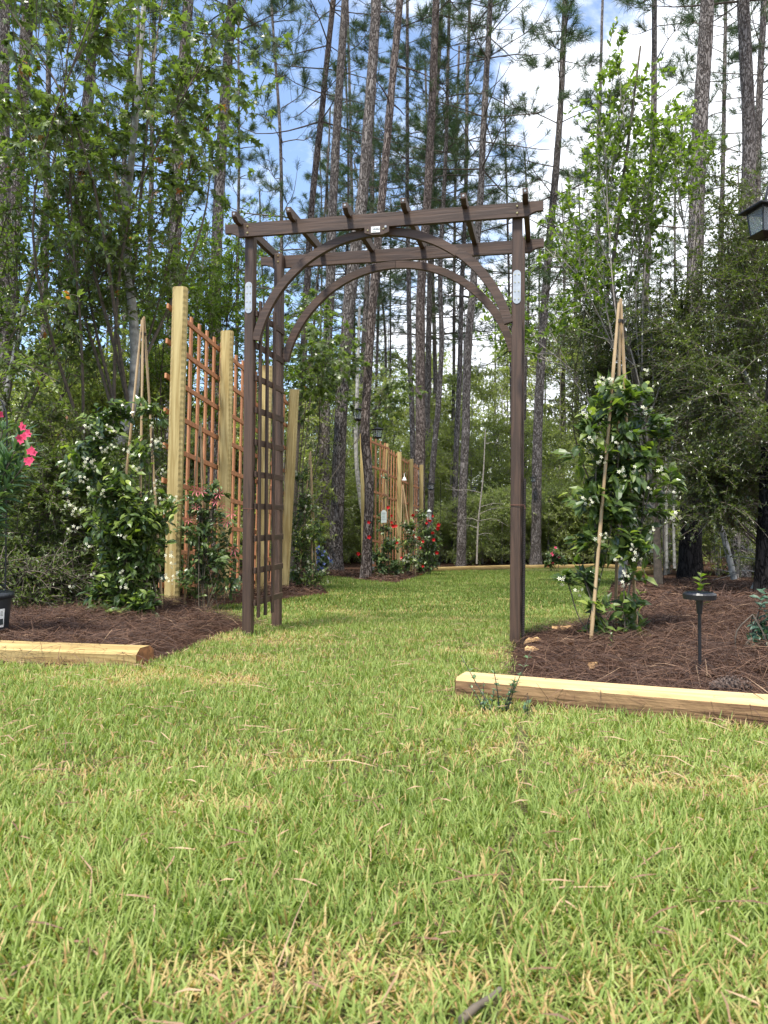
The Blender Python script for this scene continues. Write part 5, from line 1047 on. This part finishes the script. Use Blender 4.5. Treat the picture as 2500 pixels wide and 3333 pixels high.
# ------------------------------------------------------------------ pine straw on the beds
def ribbons(x, y, z, L_, w, az, el, var, bend=.2):
    n = len(x); p = np.stack([x, y, z], 1); d = np.stack([np.cos(az) * np.cos(el), np.sin(az) * np.cos(el), np.sin(el)], 1); s = np.stack([-np.sin(az), np.cos(az), np.zeros(n)], 1); up = np.array([0, 0, 1.])
    a = p - d * L_[:, None] / 2; m = p + s * (bend * L_)[:, None] * (RS.rand(n)[:, None] - .5) + up * (.06 * L_)[:, None]; e = p + d * L_[:, None] / 2; w = w[:, None] / 2
    hv = up * w * .9
    V = np.stack([a - s * w, a + s * w, m - s * w + hv, m + s * w - hv, e - s * w * .6, e + s * w * .6], 1).reshape(-1, 3); b = np.arange(n)[:, None] * 6
    return V, np.concatenate([b + np.array([[0, 1, 3, 2]]), b + np.array([[2, 3, 5, 4]])]), np.repeat(var, 6)
def straw(n, x0, x1, y0, y1, rs, lo=.08, hi=.20, w=.0012):
    x = x0 + (x1 - x0) * rs.rand(n); y = y0 + (y1 - y0) * rs.rand(n); d = dpoly(x, y, lawn_poly); ok = ~inpoly(x, y, lawn_poly) | (d < .06)
    cl = fbm(x * 3, y * 3, 8); dens = np.clip((d - .02) * 4, .12, 1) * (.5 + cl); ok &= rs.rand(n) < dens; x, y = x[ok], y[ok]; n = len(x); h = rs.rand(n) ** 2 * (.02 + .06 * fbm(x * 2.5, y * 2.5, 6))
    return x, y, gz(x, y) + .006 + h, lo + (hi - lo) * rs.rand(n), w * (.7 + .6 * rs.rand(n)), rs.rand(n) * 6.28, rs.normal(size=n) * .32, np.clip(rs.rand(n) * .85 + .2 * (rs.rand(n) < .06), 0, 1)
rs = np.random.RandomState(12)
parts = [straw(60000, .25, 2.6, 1.6, 5.2, rs), straw(26000, .9, 5.5, 4.8, 12, rs, w=.003), straw(60000, -3.0, -.55, 2.85, 5.6, rs), straw(16000, -4, -.6, 5.5, 10, rs, w=.003), straw(12000, -2, 1.2, 11, 15, rs, w=.005)]
al = [np.concatenate([p[k] for p in parts]) for k in range(8)]
V, Q, var = ribbons(*al); tag(link('pine_straw', mesh_np('pine_straw', V, [Q], M_straw, None, var)), 'loose brown pine straw covering the planting beds', 'mulch', kind='stuff')

n = 380; x = rs.rand(n) * 9 - 3.5; y = 2 + 8 * rs.rand(n); ok = ~inpoly(x, y, lawn_poly) & (dpoly(x, y, lawn_poly) > .06); x, y = x[ok], y[ok]; n = len(x)
V, T, var = scatter(LEAF8, np.stack([x, y, gz(x, y) + .03 + .03 * rs.rand(n)], 1), rv(n, rs) * np.array([1, 1, .25]), rv(n, rs) * .5 + np.array([0, 0, 1.]), .025 + .03 * rs.rand(n), .4 + .5 * rs.rand(n))
tag(link('leaf_litter', mesh_np('leaf_litter', V, [T], M_straw, None, var)), 'dry curled leaves scattered over the pine straw', 'litter', kind='stuff')
# ------------------------------------------------------------------ grass
seam = [gp(x * DS, y * DS)[:2] for x, y in ((1165, 1500), (1125, 1600), (1135, 1690), (1128, 1745), (1095, 1850), (1085, 1950), (1070, 2100), (1060, 2212))]
seam2 = [gp(x * DS, y * DS)[:2] for x, y in ((820, 1640), (900, 1655), (1000, 1650), (1130, 1668))]
def dline(x, y, P):
    d = np.full(x.shape, 1e9)
    for a, b in zip(P[:-1], P[1:]):
        ab = b - a; t = np.clip(((x - a[0]) * ab[0] + (y - a[1]) * ab[1]) / (ab @ ab), 0, 1); d = np.minimum(d, np.hypot(x - a[0] - t * ab[0], y - a[1] - t * ab[1]))
    return d
def grass(rs, x0, x1, y0, y1, dens, L0, L1, w, fan=.66, marg=.35, seg=3):
    n = int(dens * (x1 - x0) * (y1 - y0)); x = x0 + (x1 - x0) * rs.rand(n); y = y0 + (y1 - y0) * rs.rand(n); ok = (np.abs(x) < fan * y + marg); x, y = x[ok], y[ok]
    jx = x + rs.normal(size=len(x)) * .012; jy = y + rs.normal(size=len(x)) * .012; ok = inpoly(jx, jy, lawn_poly)
    ds = np.minimum(dline(x, y, seam), dline(x, y, seam2) * 1.3); wob = .002 + .018 * vnoise(x * 9, y * 9, 3); ok &= ~((ds < wob) & (rs.rand(len(x)) < .75)); x, y = x[ok], y[ok]; n = len(x)
    # tufts: pull blades towards tuft centres
    cell = .035; cx_, cy_ = np.floor(x / cell), np.floor(y / cell); hx = vnoise(cx_ * 1.0, cy_ * 1.0, 21); hy = vnoise(cx_, cy_, 22); tx = (cx_ + .15 + .7 * hx) * cell; ty = (cy_ + .15 + .7 * hy) * cell
    x = x + (tx - x) * .15; y = y + (ty - y) * .15
    big = fbm(x * 1.3, y * 1.3, 30); med = fbm(x * 5, y * 5, 33); dry = np.clip((fbm(x * 1.7, y * 2.6, 41) * .65 + fbm(x * 6, y * 6, 44) * .5 - .53) * 5, 0, 1)
    Lb = (L0 + (L1 - L0) * rs.rand(n) ** 1.3 * 1.25) * (.75 + .6 * med) * (1 - .35 * dry); az = rs.rand(n) * 6.28; tu = vnoise(cx_ * 3, cy_ * 3, 5) * 6.28
    az = np.where(rs.rand(n) < .3, tu + rs.normal(size=n) * .8, az); tilt = np.clip(np.abs(rs.normal(size=n)) * .55 + .30 + .35 * dry, .05, 1.45)
    dh = np.stack([np.cos(az), np.sin(az)], 1); s = np.stack([-np.sin(az), np.cos(az), np.zeros(n)], 1); p0 = np.stack([x, y, base_z(y) + .004], 1); tw = rs.normal(size=n)[:, None] * .4
    s = s * np.cos(tw) + np.concatenate([dh, np.zeros((n, 1))], 1) * np.sin(tw)
    P = [p0]; tcur = tilt * .55
    for k in range(seg):
        st = np.concatenate([dh * np.sin(tcur)[:, None], np.cos(tcur)[:, None]], 1) * (Lb / seg)[:, None]; P.append(P[-1] + st); tcur = np.minimum(tcur + tilt * .45, 1.9)
    wd = w * (.7 + .6 * rs.rand(n)); ww = [.8, 1, .72, 0] if seg == 3 else [1, .9, 0] if seg == 2 else [1, 0]
    V = []
    for k in range(seg): V += [P[k] - s * (wd * ww[k] / 2)[:, None], P[k] + s * (wd * ww[k] / 2)[:, None]]
    V.append(P[seg]); nv = 2 * seg + 1; V = np.stack(V, 1).reshape(-1, 3); b = np.arange(n)[:, None] * nv
    Q = [b + np.array([[2 * k, 2 * k + 1, 2 * k + 3, 2 * k + 2]]) for k in range(seg - 1)]; T = b + np.array([[2 * seg - 2, 2 * seg - 1, 2 * seg]])
    va = .0 + .32 * big + .46 * rs.rand(n) + .14 * med - np.clip((y - 4.0) * .09, 0, .28); isd = rs.rand(n) < (.10 + .55 * dry) * np.clip(1.4 - y * .12, .25, 1); va = np.where(isd, .84 + .16 * rs.rand(n), np.clip(va + .12 * dry, 0, .80))  # blade colour darkens with distance, standing in for tree shade on the far lawn
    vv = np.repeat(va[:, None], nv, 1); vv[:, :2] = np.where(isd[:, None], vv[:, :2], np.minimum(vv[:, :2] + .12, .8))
    return V, (np.concatenate(Q) if Q else np.zeros((0, 4), int)), T, vv.ravel()
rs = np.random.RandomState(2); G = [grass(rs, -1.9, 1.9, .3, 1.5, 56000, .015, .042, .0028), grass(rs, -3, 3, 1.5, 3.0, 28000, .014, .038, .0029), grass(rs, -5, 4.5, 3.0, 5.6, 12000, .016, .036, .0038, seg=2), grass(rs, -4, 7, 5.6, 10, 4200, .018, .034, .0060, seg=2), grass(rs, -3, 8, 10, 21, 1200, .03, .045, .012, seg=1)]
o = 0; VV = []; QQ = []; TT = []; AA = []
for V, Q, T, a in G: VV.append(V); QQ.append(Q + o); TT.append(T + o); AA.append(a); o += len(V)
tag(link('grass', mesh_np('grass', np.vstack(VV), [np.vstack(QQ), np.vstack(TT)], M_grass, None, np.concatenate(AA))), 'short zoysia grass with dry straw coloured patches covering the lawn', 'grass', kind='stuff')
# fallen needles and clippings on the lawn
n = 9000; x = rs.rand(n) * 5 - 2.5; y = .5 + 4.5 * rs.rand(n) ** 1.2; ok = inpoly(x, y, lawn_poly); x, y = x[ok], y[ok]; n = len(x)
V, Q, var = ribbons(x, y, base_z(y) + .014 + .022 * rs.rand(n), np.where(rs.rand(n) < .05, .05 + .11 * rs.rand(n), .015 + .035 * rs.rand(n)), np.full(n, .0018), rs.rand(n) * 6.28, rs.normal(size=n) * .15, .6 + .4 * rs.rand(n) ** .6)
tag(link('lawn_litter', mesh_np('lawn_litter', V, [Q], M_straw, None, var)), 'scattered fallen pine needles lying on the grass', 'litter', kind='stuff')
print('objects', len(bpy.data.objects))
